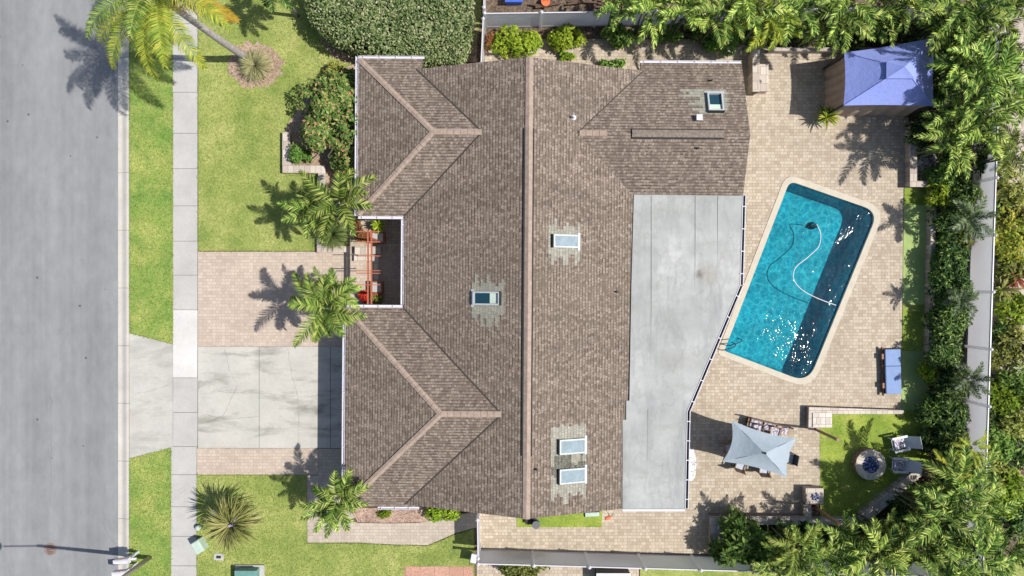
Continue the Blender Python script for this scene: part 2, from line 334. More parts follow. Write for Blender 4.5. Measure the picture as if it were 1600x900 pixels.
# ------------------------------------------------------------------ mesh helpers
def tag(o, label=None, cat=None, group=None, kind=None):
    if label: o['label'] = label
    if cat: o['category'] = cat
    if group: o['group'] = group
    if kind: o['kind'] = kind
    return o
def thing(name, label, cat, loc=(0, 0, 0), rz=0.0, group=None):
    o = bpy.data.objects.new(name, None); COL.objects.link(o)
    o.empty_display_size = .2; o.location = loc; o.rotation_euler = (0, 0, rz)
    return tag(o, label, cat, group)
class MB:
    def __init__(s): s.v = []; s.f = []; s.mi = []; s.uv = {}
    def add(s, vs, fs, mi=0):
        k = len(s.v); s.v += [tuple(q) for q in vs]
        s.f += [tuple(i + k for i in f) for f in fs]; s.mi += [mi] * len(fs); return s
    def box(s, c, size, rz=0.0, M=None, taper=1.0, mi=0):
        hx, hy, hz = (q / 2 for q in size); vs = []
        for z in (-hz, hz):
            t = taper if z > 0 else 1.0
            for x, y in ((-hx, -hy), (hx, -hy), (hx, hy), (-hx, hy)): vs.append(Vector((x * t, y * t, z)))
        if M is None: M = Matrix.Rotation(rz, 4, 'Z')
        vs = [(M @ q) + Vector(c) for q in vs]
        return s.add(vs, [(0, 3, 2, 1), (4, 5, 6, 7), (0, 1, 5, 4), (1, 2, 6, 5), (2, 3, 7, 6), (3, 0, 4, 7)], mi)
    def slab(s, poly, z0, z1, mi=0):
        """vertical prism over a polygon (list of xy)"""
        p = [(q[0], q[1]) for q in poly]
        ar = sum(p[i][0] * p[(i + 1) % len(p)][1] - p[(i + 1) % len(p)][0] * p[i][1] for i in range(len(p)))
        if ar < 0: p = p[::-1]
        n = len(p); vs = [(x, y, z0) for x, y in p] + [(x, y, z1) for x, y in p]
        fs = [tuple(range(n))[::-1], tuple(range(n, 2 * n))] + [(i, (i + 1) % n, n + (i + 1) % n, n + i) for i in range(n)]
        return s.add(vs, fs, mi)
    def tube(s, pts, r, n=8, cap=True, mi=0):
        pts = [Vector(p) for p in pts]; m = len(pts)
        rs = r if isinstance(r, (list, tuple)) else [r] * m
        vs = []; prev = None
        for i, p in enumerate(pts):
            t = (pts[min(i + 1, m - 1)] - pts[max(i - 1, 0)]).normalized()
            if prev is None: a = t.orthogonal().normalized()
            else: a = (prev - t * prev.dot(t)); a = a.normalized() if a.length > 1e-6 else t.orthogonal().normalized()
            prev = a; b = t.cross(a)
            for k in range(n):
                q = 2 * math.pi * k / n
                vs.append(p + (a * math.cos(q) + b * math.sin(q)) * rs[i])
        fs = [(i * n + k, i * n + (k + 1) % n, (i + 1) * n + (k + 1) % n, (i + 1) * n + k) for i in range(m - 1) for k in range(n)]
        if cap: fs += [tuple(range(n))[::-1], tuple((m - 1) * n + k for k in range(n))]
        return s.add(vs, fs, mi)
    def lathe(s, c, prof, n=24, mi=0, closed=False):
        vs = []; c = Vector(c)
        for r, z in prof:
            for k in range(n):
                q = 2 * math.pi * k / n; vs.append(c + Vector((r * math.cos(q), r * math.sin(q), z)))
        m = len(prof)
        fs = [(i * n + k, i * n + (k + 1) % n, (i + 1) * n + (k + 1) % n, (i + 1) * n + k) for i in range(m - 1) for k in range(n)]
        fs += [tuple(range(n))[::-1], tuple((m - 1) * n + k for k in range(n))]
        return s.add(vs, fs, mi)
    def build(s, name, mats, parent=None, bevel=0.0, smooth=False):
        me = bpy.data.meshes.new(name); me.from_pydata(s.v, [], s.f)
        for m_ in (mats if isinstance(mats, (list, tuple)) else [mats]): me.materials.append(m_)
        if any(s.mi): me.polygons.foreach_set('material_index', s.mi)
        if smooth: me.polygons.foreach_set('use_smooth', [True] * len(me.polygons))
        me.update()
        o = bpy.data.objects.new(name, me); COL.objects.link(o)
        if parent: o.parent = parent
        if bevel:
            b = o.modifiers.new('bevel', 'BEVEL'); b.width = bevel; b.segments = 2; b.limit_method = 'ANGLE'
        return o
def sheet(name, outer, z, mat, holes=(), kind='structure', thick=0.0):
    """flat sheet over a polygon with holes"""
    loops = [[Vector((p[0], p[1], 0)) for p in outer]] + [[Vector((p[0], p[1], 0)) for p in h] for h in holes]
    flat = [p for l in loops for p in l]
    vs = [(p.x, p.y, z) for p in flat]; fs = []
    for t in tessellate_polygon(loops):
        a, b, c = (flat[i] for i in t)
        fs.append(tuple(t) if (b - a).cross(c - a).z > 0 else tuple(t)[::-1])
    mb = MB().add(vs, fs)
    if thick:
        k = 0
        for li, l in enumerate(loops):
            n_ = len(l); bot = [(p.x, p.y, z - thick) for p in l]; top = [(p.x, p.y, z) for p in l]
            mb.add(top + bot, [(i, (i + 1) % n_, n_ + (i + 1) % n_, n_ + i) for i in range(n_)])
    o = mb.build(name, mat)
    if kind: o['kind'] = kind
    return o
def G(pts, z=0.0): return [at(x, y, z).xy for x, y in pts]
def copy_tree(o, parent=None):
    c = o.copy(); COL.objects.link(c); c.parent = parent
    for ch in [q for q in o.children]: copy_tree(ch, c)
    return c
def inpoly(x, y, poly):
    c = False; j = len(poly) - 1
    for i in range(len(poly)):
        xi, yi = poly[i][0], poly[i][1]; xj, yj = poly[j][0], poly[j][1]
        if (yi > y) != (yj > y) and x < (xj - xi) * (y - yi) / (yj - yi) + xi: c = not c
        j = i
    return c

# ================================================================== GROUND
POOL = [Vector(p) for p in G([(1233, 283), (1371, 331), (1262, 598), (1131, 548)])]
def rounded(poly, rads, seg=8):
    out_ = []; n_ = len(poly)
    for i in range(n_):
        p = Vector(poly[i]); a = (Vector(poly[i - 1]) - p).normalized(); b = (Vector(poly[(i + 1) % n_]) - p).normalized()
        r = rads[i]
        if r <= 0: out_.append(p); continue
        p0 = p + a * r; p1 = p + b * r
        for k in range(seg + 1):
            t = k / seg; q = p0.lerp(p, t).lerp(p.lerp(p1, t), t) ; out_.append(q)
    return out_
def offset_poly(poly, dd):
    c = sum((Vector(p) for p in poly), Vector((0, 0))) / len(poly); out_ = []; n_ = len(poly)
    for i in range(n_):
        p = Vector(poly[i]); a = (p - Vector(poly[i - 1])).normalized(); b = (Vector(poly[(i + 1) % n_]) - p).normalized()
        na = Vector((a.y, -a.x)); nb = Vector((b.y, -b.x))
        if na.dot(p - c) < 0: na, nb = -na, -nb
        bi = (na + nb).normalized(); out_.append(p + bi * (dd / max(bi.dot(na), .3)))
    return out_
pool_in = rounded(POOL, [.4, .8, .95, .10])
pool_out = rounded(offset_poly(POOL, .30), [.65, 1.05, 1.2, .3])
hole_sheet = rounded(offset_poly(POOL, .06), [.43, .84, .99, .12])

BIG = 420
sheet('ground', [(-BIG, -BIG), (BIG, -BIG), (BIG, BIG), (-BIG, BIG)], 0.0, SOIL, [hole_sheet])
def X(px): return (px - 800) / 30.0
def Y(py): return (450 - py) / 30.0
FAR = 160
# road, kerb
sheet('road', [(X(185), -FAR), (X(185), FAR), (-28.3, FAR), (-28.3, -FAR)], .012, ASPHALT)
def kerb(name, x0, x1):
    mb = MB(); sgn = 1 if x1 > x0 else -1; wd = abs(x1 - x0)
    prof = [(0, .0), (0, .028), (.30 * wd, .018), (.42 * wd, .030), (.78 * wd, .105), (.80 * wd, .11), (wd, .11), (wd, 0)]
    y = -60.0
    while y < 60:
        L = 3.0; a, b = y + .008, y + L - .008
        vs = [(x0 + sgn * p, q, z) for q in (a, b) for p, z in prof]; k = len(prof)
        mb.add(vs, [(i, i + 1, k + i + 1, k + i) if sgn < 0 else (k + i, k + i + 1, i + 1, i) for i in range(k - 1)])
        y += L
    o = mb.build(name, CONC_KERB); o['kind'] = 'structure'; return o
kerb('kerb', X(185), X(203))
kerb('far_kerb', -28.3, -28.9)
sheet('far_lawn', [(-29.5, -FAR), (-28.9, -FAR), (-28.9, FAR), (-80, FAR), (-80, -FAR)], .06, LAWN)
# verges
VER_TOP = [(203, -2500), (271, -2500), (271.5, 537), (204, 520)]
VER_BOT = [(204, 716), (269, 699), (268, 3300), (202, 3300)]
sheet('verge', G(VER_TOP), .085, VERGE, thick=.08)
sheet('verge', G(VER_BOT), .085, VERGE, thick=.08)
# sidewalk slabs
sheet('sidewalk_bed', G([(271, -2500), (310, -2500), (308, 3300), (268, 3300)]), .05, JOINT)
mb = MB(); mbl = MB()
ys = [-1500] + list(range(-1446, -20, 54)) + [38, 92, 145, 209, 264, 322, 377, 430, 484, 590, 644, 697, 741, 791, 837, 883] + list(range(937, 2600, 54))
for a, b in zip(ys, ys[1:]):
    (mbl if a == 484 else mb).slab(G([(271.8, a + .35), (309.6, a + .35), (309.2, b - .35), (271.4, b - .35)] if a < 690 else [(269, a + .35), (308.4, a + .35), (308, b - .35), (268.6, b - .35)]), .0, .088 if a != 484 else .09)
tag(mb.build('sidewalk', CONC), kind='structure'); tag(mbl.build('sidewalk', CONC_LIGHT), kind='structure')
# apron + driveway
tag(MB().slab(G([(203.5, 520.5), (271, 537.5), (271, 698.5), (204, 715.5)]), 0, .078).build('driveway_apron', concrete('concrete_apron', .45, .4, warm=(1, .975, .91))), kind='structure')
mb = MB()
for xa, xb in ((310.5, 405.5), (406.3, 516.5), (517.3, 570)):
    mb.slab(G([(xa, 541.5), (xb, 541.5), (xb, 699.5), (xa, 699.5)]), 0, .085)
tag(mb.build('driveway', CONC_DRIVE), kind='structure')
tag(MB().slab(G([(309, 541), (571, 541), (571, 700), (309, 700)]), 0, .06).build('driveway_bed', JOINT), kind='structure')
# cracks in the driveway
def cracks(name, lines, z, wd=.014, seed=3):
    rg = random.Random(seed); mb = MB()
    for ln in lines:
        pts = []
        for (a, b), (c_, d_) in zip(ln, ln[1:]):
            k = max(2, int(math.hypot(c_ - a, d_ - b) / 5))
            for i in range(k):
                t = i / k; pts.append(at(a + (c_ - a) * t + rg.uniform(-1.2, 1.2), b + (d_ - b) * t + rg.uniform(-1.2, 1.2)).xy)
        pts.append(at(*ln[-1]).xy)
        vs = []
        for i, p in enumerate(pts):
            t = (pts[min(i + 1, len(pts) - 1)] - pts[max(i - 1, 0)]).normalized(); q = Vector((-t.y, t.x)) * wd * rg.uniform(.4, 1.2)
            vs += [(*(p + q * .5), z), (*(p - q * .5), z)]
        mb.add(vs, [(2 * i, 2 * i + 1, 2 * i + 3, 2 * i + 2) for i in range(len(pts) - 1)])
    tag(mb.build(name, JOINT), kind='structure')
cracks('driveway_cracks', [[(451, 543), (456, 585), (466, 620), (468, 660), (466, 699)], [(407, 611), (430, 616), (462, 618)], [(468, 620), (490, 618), (515, 616)], [(519, 613), (545, 619)],
                           [(352, 545), (360, 580), (372, 600)], [(340, 612), (370, 613), (405, 608)], [(318, 648), (360, 655), (405, 650)], [(372, 600), (362, 625), (350, 650)]], .0892)
cracks('apron_cracks', [[(212, 614), (232, 612), (250, 606), (263, 601)]], .0822, .012)
cracks('road_cracks', [[(79, 600), (80, 700), (79, 790)], [(160, 815), (172, 840), (182, 850)]], .016, .02)
# front pavers
FP1 = [(310.5, 393.5), (640, 393.5), (640, 541), (310.5, 541)]
tag(MB().slab(G(FP1), 0, .087).build('front_paver_drive', FRONT_PAV), kind='structure')
tag(MB().slab(G([(545, 330), (640, 330), (640, 393.4), (545, 393.4)]), 0, .0865).build('entry_pavers', DECK), kind='structure')
tag(MB().slab(G([(309, 700), (497.5, 700), (497.5, 741), (309, 741)]), 0, .087).build('paver_border', FRONT_PAV), kind='structure')
PATH = [(498, 700.5), (560, 700.5), (560, 790), (575, 800), (545, 812), (560, 816), (610, 817), (655, 816), (745, 798), (745, 823), (712, 832), (690, 842), (668, 851), (620, 850), (560, 847), (481, 847), (480, 742), (498, 742)]
tag(MB().slab(G(PATH), 0, .0875).build('side_path', pavers('pavers_path', [(.41, .35, .29), (.45, .39, .32), (.49, .43, .36)], mortar=(.33, .28, .23), w=.24, h=.165)), kind='structure')
# lawns
LAWN_TOP = [(311, -1500), (760, -1500), (752, 20), (740, 96), (560, 96), (556, 270), (545, 300), (545, 392), (311, 392)]
LAWN_BOT = [(309, 741.6), (479.5, 741.6), (480.3, 848), (560, 848), (620, 851), (668, 852), (692, 843), (714, 833), (741, 826), (741, 3300), (309, 3300)]
sheet('front_lawn', G(LAWN_TOP), .09, LAWN, thick=.08)
sheet('front_lawn', G(LAWN_BOT), .09, LAWN, thick=.08)
tag(MB().slab(G([(632, 884), (739, 884), (739, 1100), (632, 1100)]), 0, .096).build('red_paver_path', REDPAV), kind='structure')
# mulch beds
def blob(cx, cy, rx, ry, n_=28, seed=1, j=.08):
    rg = random.Random(seed)
    return [(cx + rx * math.cos(2 * math.pi * i / n_) * (1 + rg.uniform(-j, j)), cy + ry * math.sin(2 * math.pi * i / n_) * (1 + rg.uniform(-j, j))) for i in range(n_)]
sheet('mulch_bed', G(blob(400, 103, 43, 36, n_=60, seed=4, j=.12)), .1, MULCH)
sheet('mulch_bed', G([(500, 60), (560, 30), (745, 0), (745, 98), (660, 98), (560, 98), (540, 100), (520, 90)]), .1, MULCH)
sheet('mulch_bed', G([(447, 200), (500, 120), (570, 96), (570, 345), (520, 350), (500, 395), (493, 395), (500, 300), (500, 268), (448, 266)]), .1, MULCH)
sheet('mulch_bed', G([(545, 793), (735, 790), (700, 808), (655, 815), (610, 816), (560, 815)]), .1, MULCH)
# rear yard
DECKP = [(757, 62), (1166, 62), (1172, 74), (1420, 74), (1417, 292), (1411, 294), (1407, 645), (1258, 634), (1258, 660), (1280, 660), (1281, 758), (1258, 760), (1256, 806), (1110, 806), (1110, 866), (748, 859), (748, 790), (900, 700), (900, 200), (757, 200)]
sheet('pool_deck', G(DECKP), .05, DECK, [rounded(offset_poly(POOL, .22), [.58, .97, 1.1, .22])], thick=.05)
sheet('rear_garden_soil', G([(1407, 60), (1640, 60), (1640, 640), (1407, 640)]), .012, speckle('leaf_litter', [(.05, .045, .025), (.1, .085, .05), (.16, .14, .09), (.07, .07, .03)], 18))
# beyond right fence: neighbour's sandy yard
sheet('neighbour_yard', G([(1525, -400), (2600, -400), (2600, 1300), (1505, 1300)]), .014, SAND)
sheet('neighbour_mulch', G([(1522, 585), (2600, 585), (2600, 1300), (1505, 1300)]), .02, SOIL)
sheet('neighbour_side_lawn', G([(1000, 876), (1140, 876), (1700, 880), (1700, 1600), (1000, 1600)]), .04, LAWN)
sheet('neighbour_patio', G([(745, 872), (998, 874), (998, 1300), (745, 1300)]), .03, DECK)
sheet('neighbour_yard', G([(758, 38), (758, -600), (1100, -600), (1100, 38)]), .03, SOIL)
# turf pieces
z = .05
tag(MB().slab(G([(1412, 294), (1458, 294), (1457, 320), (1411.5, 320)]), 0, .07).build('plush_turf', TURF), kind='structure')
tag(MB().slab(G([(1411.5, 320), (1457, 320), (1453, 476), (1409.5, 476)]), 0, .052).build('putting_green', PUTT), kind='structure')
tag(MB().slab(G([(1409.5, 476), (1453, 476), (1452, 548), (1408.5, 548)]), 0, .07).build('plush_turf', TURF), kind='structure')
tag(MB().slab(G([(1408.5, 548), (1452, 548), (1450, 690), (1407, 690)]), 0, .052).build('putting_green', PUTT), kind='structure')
FIRE_T = [(1280, 645), (1440, 640), (1450, 720), (1436, 738), (1350, 812), (1281, 812)]
tag(MB().slab(G(FIRE_T), 0, .06).build('plush_turf', TURF), kind='structure')
tag(MB().slab(G([(806, 800), (941, 795), (940, 823), (808, 823)]), 0, .07).build('plush_turf', TURF), kind='structure')
sheet('gravel_strip', G(blob(1079, 725, 9, 27, seed=9)), .06, GRAVEL)
sheet('gravel_bed', G([(1430, 225), (1462, 230), (1462, 285), (1430, 285)]), .045, DKGRAVEL)

# ================================================================== POOL
ZW = -.06
mb = MB(); n_ = len(pool_in)
def cprof(p, q, z): return (p[0], p[1], z)
# coping ring
inn = [Vector(p) for p in pool_in]; cen = sum(inn, Vector((0, 0))) / n_
sheet('pool_coping', pool_out, .075, simple('coping_stone', (.50, .455, .37), .8, .08, 3, bump=.2), [pool_in], thick=.16)
DEP = 1.28
PLASTER = simple('pool_plaster', (.055, .40, .47), .7, .05, 1.5)
TILE = simple('waterline_tile', (.03, .10, .2), .3, .3, 9)
mb = MB(); a = [(p.x, p.y) for p in inn]
lv = [(-.08 , 1), (-.25, 1), (-DEP + .35, 1), (-DEP + .1, .97), (-DEP, .92)]
vs = []
for z, k in lv:
    vs += [((cen + (p - cen) * k).x, (cen + (p - cen) * k).y, z) for p in inn]
fs = []; mi = []
for j in range(len(lv) - 1):
    for i in range(n_):
        fs.append((j * n_ + i, j * n_ + (i + 1) % n_, (j + 1) * n_ + (i + 1) % n_, (j + 1) * n_ + i)); mi.append(1 if j == 0 else 0)
fs.append(tuple((len(lv) - 1) * n_ + i for i in range(n_))); mi.append(0)
mb.add(vs, fs); mb.mi = mi
pool = thing('swimming_pool', 'slanting rectangular turquoise swimming pool set in the beige paver deck', 'swimming pool')
basin = mb.build('basin', [PLASTER, TILE], pool)
# entry step at the shallow end
u = (POOL[3] - POOL[0]).normalized(); vv = (POOL[1] - POOL[0]).normalized()
# water
m, nt, out = newmat('pool_water'); n = N(nt); v = n.coord()
g = n.n('NewGeometry')
w1 = n.noise(n.mapping(v, (1, 1, 1)), 1.6, 4, .55, .6); w3 = n.noise(v, 5.5, 3, .6, .8)
def patch(cx, cy, sx, sy, rot, r0, r1):
    mp = n.n('Mapping'); mp.vector_type = 'TEXTURE'
    mp.inputs['Location'].default_value = (cx, cy, ZW); mp.inputs['Rotation'].default_value = (0, 0, rot); mp.inputs['Scale'].default_value = (sx, sy, 1)
    n.l(v, mp.inputs[0]); ln = n.n('VectorMath', operation='LENGTH'); n.l(mp.outputs[0], ln.inputs[0])
    k = n.math('ADD', ln.outputs['Value'], n.math('MULTIPLY', n.math('SUBTRACT', n.noise(v, 2.2, 5, .7), .5), .9))
    return n.ramp(k, [(r0, 1), (r1, 0)])
p1 = at(1222, 530, ZW); p2 = at(1327, 357, ZW)
mk = n.math('MAXIMUM', patch(p1.x, p1.y, 1.9, 1.45, -.6, .2, 1.15), patch(p2.x, p2.y, 1.0, .34, .95, .2, 1.1))
h = n.math('ADD', n.math('MULTIPLY', w1, .8), n.math('MULTIPLY', w3, .25))
chop = n.math('SUBTRACT', n.noise(v, 4.2, 5, .75, .6), .5)
h = n.math('MULTIPLY', h, .02)
bp = n.n('Bump'); bp.inputs['Strength'].default_value = 1.0; bp.inputs['Distance'].default_value = 1.0; n.l(h, bp.inputs['Height'])
# caustic light painted into the water's transmission colour as a Voronoi pattern
def caustic_web(scale, off):
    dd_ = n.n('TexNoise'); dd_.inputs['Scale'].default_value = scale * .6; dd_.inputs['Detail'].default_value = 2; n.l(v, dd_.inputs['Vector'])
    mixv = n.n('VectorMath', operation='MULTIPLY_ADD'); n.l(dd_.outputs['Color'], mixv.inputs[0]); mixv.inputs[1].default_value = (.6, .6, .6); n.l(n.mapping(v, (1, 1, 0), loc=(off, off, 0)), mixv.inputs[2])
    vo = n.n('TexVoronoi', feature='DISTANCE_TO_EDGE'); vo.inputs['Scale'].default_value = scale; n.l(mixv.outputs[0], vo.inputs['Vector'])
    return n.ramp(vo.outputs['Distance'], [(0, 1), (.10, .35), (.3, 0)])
cw = n.math('ADD', n.math('MULTIPLY', caustic_web(2.3, 0), .6), n.math('MULTIPLY', caustic_web(4.2, 5), .4), True)
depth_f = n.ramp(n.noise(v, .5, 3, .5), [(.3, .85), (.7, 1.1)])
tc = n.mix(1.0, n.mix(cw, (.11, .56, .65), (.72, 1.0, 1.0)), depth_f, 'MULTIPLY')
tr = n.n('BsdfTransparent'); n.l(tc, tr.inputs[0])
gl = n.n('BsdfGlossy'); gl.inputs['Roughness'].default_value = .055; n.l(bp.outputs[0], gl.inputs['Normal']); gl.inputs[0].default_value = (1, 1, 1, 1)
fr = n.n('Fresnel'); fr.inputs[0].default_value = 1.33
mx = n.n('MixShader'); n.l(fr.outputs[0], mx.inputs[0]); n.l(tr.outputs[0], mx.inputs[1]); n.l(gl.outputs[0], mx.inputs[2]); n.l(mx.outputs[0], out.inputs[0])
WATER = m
# wavy surface: a fine grid with real ripples, choppier where the return jets stir it
poly_w = [(p.x, p.y) for p in rounded(offset_poly(POOL, .03), [.4, .8, .95, .10])]
STEP = .021; xs_ = np.arange(min(p[0] for p in poly_w), max(p[0] for p in poly_w), STEP); ys_w = np.arange(min(p[1] for p in poly_w), max(p[1] for p in poly_w), STEP)
GX, GY = np.meshgrid(xs_, ys_w, indexing='ij'); rw = np.random.default_rng(4)
def waves(cnt, l0, l1, slope):
    hh = np.zeros_like(GX)
    for _ in range(cnt):
        lam = math.exp(rw.uniform(math.log(l0), math.log(l1))); kk = 2 * math.pi / lam; th = rw.uniform(0, 2 * math.pi)
        hh += slope * math.sqrt(2 / cnt) / kk * np.sin(kk * (math.cos(th) * GX + math.sin(th) * GY) + rw.uniform(0, 6.28))
    return hh
def bump2(cx, cy, sx, sy, rot):
    dx, dy = GX - cx, GY - cy; a = (dx * math.cos(rot) + dy * math.sin(rot)) / sx; b = (-dx * math.sin(rot) + dy * math.cos(rot)) / sy
    return np.exp(-(a * a + b * b) ** 1.5)
stir = np.maximum(bump2(p1.x, p1.y, 2.1, 1.35, -.75), .8 * bump2(p2.x, p2.y, 1.1, .38, .95))
GZ = ZW + waves(40, .5, 1.6, .018) + waves(50, .12, .4, .022) + stir * (waves(70, .075, .17, .13) + waves(20, .3, .8, .03))
inm = np.zeros(GX.shape, bool)
for i in range(GX.shape[0]):
    for j in range(GX.shape[1]): inm[i, j] = inpoly(GX[i, j], GY[i, j], poly_w)
cell = inm[:-1, :-1] | inm[1:, :-1] | inm[:-1, 1:] | inm[1:, 1:]
ci, cj = np.nonzero(cell); ny_ = GX.shape[1]; q0 = ci * ny_ + cj
used = np.unique(np.concatenate([q0, q0 + ny_, q0 + ny_ + 1, q0 + 1])); remap = np.full(GX.size, -1); remap[used] = np.arange(len(used))
Vw = np.stack([GX.ravel()[used], GY.ravel()[used], GZ.ravel()[used]], 1); Fw = np.stack([remap[q0], remap[q0 + ny_], remap[q0 + ny_ + 1], remap[q0 + 1]], 1)
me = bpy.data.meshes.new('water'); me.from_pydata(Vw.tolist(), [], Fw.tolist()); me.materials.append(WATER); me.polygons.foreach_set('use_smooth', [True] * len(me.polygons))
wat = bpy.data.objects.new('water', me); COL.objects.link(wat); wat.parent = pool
# the slope into the deep end shows as a darker strip along the far wall: a real floor step
# hose and cleaner
def spline(pts, k=8):
    pts = [Vector(p) for p in pts]; out_ = []
    for i in range(len(pts) - 1):
        p0 = pts[max(i - 1, 0)]; p1_ = pts[i]; p2_ = pts[i + 1]; p3 = pts[min(i + 2, len(pts) - 1)]
        for j in range(k):
            t = j / k; out_.append(.5 * ((2 * p1_) + (p2_ - p0) * t + (2 * p0 - 5 * p1_ + 4 * p2_ - p3) * t * t + (3 * p1_ - p0 - 3 * p2_ + p3) * t ** 3))
    out_.append(pts[-1]); return out_
cl = thing('pool_cleaner', 'small dark pool cleaner on the pool floor at the end of the white hose', 'pool cleaner', at(1268, 353, -DEP))
mb = MB(); mb.lathe((0, 0, .04), [(.12, 0), (.2, .03), (.2, .09), (.12, .17), (.05, .2)], 18); mb.build('body', BLACK, cl, smooth=True)
for sx in (-1, 1):
    mb = MB(); mb.tube([(sx * .2, -.05, .07), (sx * .26, -.05, .07)], .07, 12); mb.build('wheel', BLACK, cl)
MB().tube([(0, 0, .2), (0, .03, .4)], .03, 8).build('hose_nozzle', BLACK, cl)
hp = [at(1268, 352, -.9), at(1271, 350, -.5), at(1276, 351, ZW), at(1282, 366, ZW), at(1279, 385, ZW), at(1262, 402, ZW), at(1243, 418, ZW), at(1240, 436, ZW), at(1252, 452, ZW), at(1275, 465, ZW), at(1306, 477, ZW)]
hs = MB().tube(spline(hp), .024, 8).build('pool_hose', WHITE, smooth=True); tag(hs, 'white pool vacuum hose floating in a loop on the pool water', 'hose')
# handrails at the steps
for i, (dx, dy) in enumerate(((0, 0), (9, -7))):
    b0 = at(1121 + dx, 545 + dy, .05); 
    pts = [b0, b0 + Vector((.02, .0, .75)), b0 + Vector((.25, .08, .92)), b0 + Vector((.55, .17, .88)), b0 + Vector((.8, .26, .45)), b0 + Vector((.9, .3, -.5))]
    o = MB().tube(spline(pts, 5), .025, 8).build('pool_handrail', BLACK, smooth=True)
    tag(o, 'bent metal handrail at the lower left pool corner, ' + ('nearer the patio roof' if i == 0 else 'the one farther from the patio roof'), 'handrail', 'handrails of the pool ladder')

# ================================================================== HOUSE
RZ = -R(.4)
house = thing('house', 'single storey house with brown shingle hip and gable roof beside the pool', 'house', (0, 0, 0), RZ)
INV = Matrix.Rotation(-RZ, 3, 'Z')
def H(px, py, z): return INV @ at(px, py, z)
def Hp(px, py, fz):
    z = 3.0
    for _ in range(12):
        p = H(px, py, z); z = fz(p.x, p.y)
    return H(px, py, z)
s = .334; ZE = 2.7; xr = .72; eL = -5.2; zr = ZE + s * (xr - eL)
zL = lambda x, y: zr - s * (xr - x)
zR = lambda x, y: zr - s * (x - xr)
gy1, gy0 = 10.43, -10.42
class W: pass
def wing(xl, y0, y1):
    q = W(); q.xl, q.y0, q.y1 = xl, y0, y1; q.ym = (y0 + y1) / 2; q.h = (y1 - y0) / 2
    q.zr = ZE + s * q.h; q.hx = xl + q.h; q.rx = xr - (zr - q.zr) / s; return q
A = wing(-7.46, 3.42, 10.98); B = wing(-7.99, -10.55, -1.0)
ym2, y1_2, xg2, ys2 = 7.19, 10.86, 10.97, 4.5
zr2 = ZE + s * (y1_2 - ym2); rx2 = xr + (zr - zr2) / s
zN2 = lambda x, y: zr2 - s * (y - ym2)
zS2 = lambda x, y: zr2 - s * (ym2 - y)
roofmb_v, roofmb_f, roof_uv, roof_mi = [], [], [], []
def slope(pts, eave, th=.14):
    """roof plane: points (x,y,z), eave direction; shingle UVs in metres, with thickness"""
    P = [Vector(p) for p in pts]
    nrm = Vector((0, 0, 0))
    for i in range(len(P)):
        a_, b_ = P[i], P[(i + 1) % len(P)]
        nrm += Vector(((a_.y - b_.y) * (a_.z + b_.z), (a_.z - b_.z) * (a_.x + b_.x), (a_.x - b_.x) * (a_.y + b_.y)))
    if nrm.z < 0: P = P[::-1]; nrm = -nrm
    nrm.normalize(); e = Vector(eave).normalized(); e = (e - nrm * e.dot(nrm)).normalized()
    up = nrm.cross(e); up = up if up.z > 0 else -up
    k = len(roofmb_v); m_ = len(P)
    roofmb_v.extend([tuple(p) for p in P] + [(p.x, p.y, p.z - th) for p in P])
    roofmb_f.append(tuple(range(k, k + m_))); roof_uv.append([(p.dot(e), p.dot(up)) for p in P]); roof_mi.append(0)
    roofmb_f.append(tuple(range(k + m_, k + 2 * m_))[::-1]); roof_uv.append([(0, 0)] * m_); roof_mi.append(1)
    for i in range(m_):
        j = (i + 1) % m_; roofmb_f.append((k + i, k + m_ + i, k + m_ + j, k + j)); roof_uv.append([(0, 0)] * 4); roof_mi.append(1)
def p3(x, y, f): return (x, y, f(x, y))
zAn = lambda x, y: ZE + s * (A.y1 - y); zAs = lambda x, y: ZE + s * (y - A.y0); zAw = lambda x, y: ZE + s * (x - A.xl)
zBn = lambda x, y: ZE + s * (B.y1 - y); zBs = lambda x, y: ZE + s * (y - B.y0); zBw = lambda x, y: ZE + s * (x - B.xl)
vxA = xr - (zr - zAn(0, gy1)) / s; vxB = xr - (zr - zBs(0, gy0)) / s; vx2 = xr + (zr - zN2(0, gy1)) / s
zs2 = zS2(0, ys2); vx2s = xr + (zr - zs2) / s; XE = 5.9
slope([p3(xr, gy1, zL), p3(vxA, gy1, zL), (A.rx, A.ym, A.zr), p3(eL, A.y0, zL), p3(eL, B.y1, zL), (B.rx, B.ym, B.zr), p3(vxB, gy0, zL), p3(xr, gy0, zL)], (0, 1, 0))
slope([p3(xr, gy1, zR), p3(vx2, gy1, zR), (rx2, ym2, zr2), p3(vx2s, ys2, zR), p3(XE, ys2 - .001, zR), p3(XE, gy0, zR), p3(xr, gy0, zR)], (0, 1, 0))
slope([p3(A.xl, A.y1, zAn), (A.hx, A.ym, A.zr), (A.rx, A.ym, A.zr), p3(vxA, gy1, zAn), p3(-4.36, gy1 + .003, zAn), p3(-4.36, A.y1, zAn)], (1, 0, 0))
slope([p3(A.xl, A.y0, zAs), (A.hx, A.ym, A.zr), (A.rx, A.ym, A.zr), p3(eL, A.y0, zAs)], (1, 0, 0))
slope([p3(A.xl, A.y0, zAw), (A.hx, A.ym, A.zr), p3(A.xl, A.y1, zAw)], (0, 1, 0))
slope([p3(B.xl, B.y1, zBn), (B.hx, B.ym, B.zr), (B.rx, B.ym, B.zr), p3(eL, B.y1, zBn)], (1, 0, 0))
slope([p3(B.xl, B.y0, zBs), (B.hx, B.ym, B.zr), (B.rx, B.ym, B.zr), p3(vxB, gy0, zBs), p3(-4.45, gy0 - .003, zBs), p3(-4.45, B.y0, zBs)], (1, 0, 0))
slope([p3(B.xl, B.y0, zBw), (B.hx, B.ym, B.zr), p3(B.xl, B.y1, zBw)], (0, 1, 0))
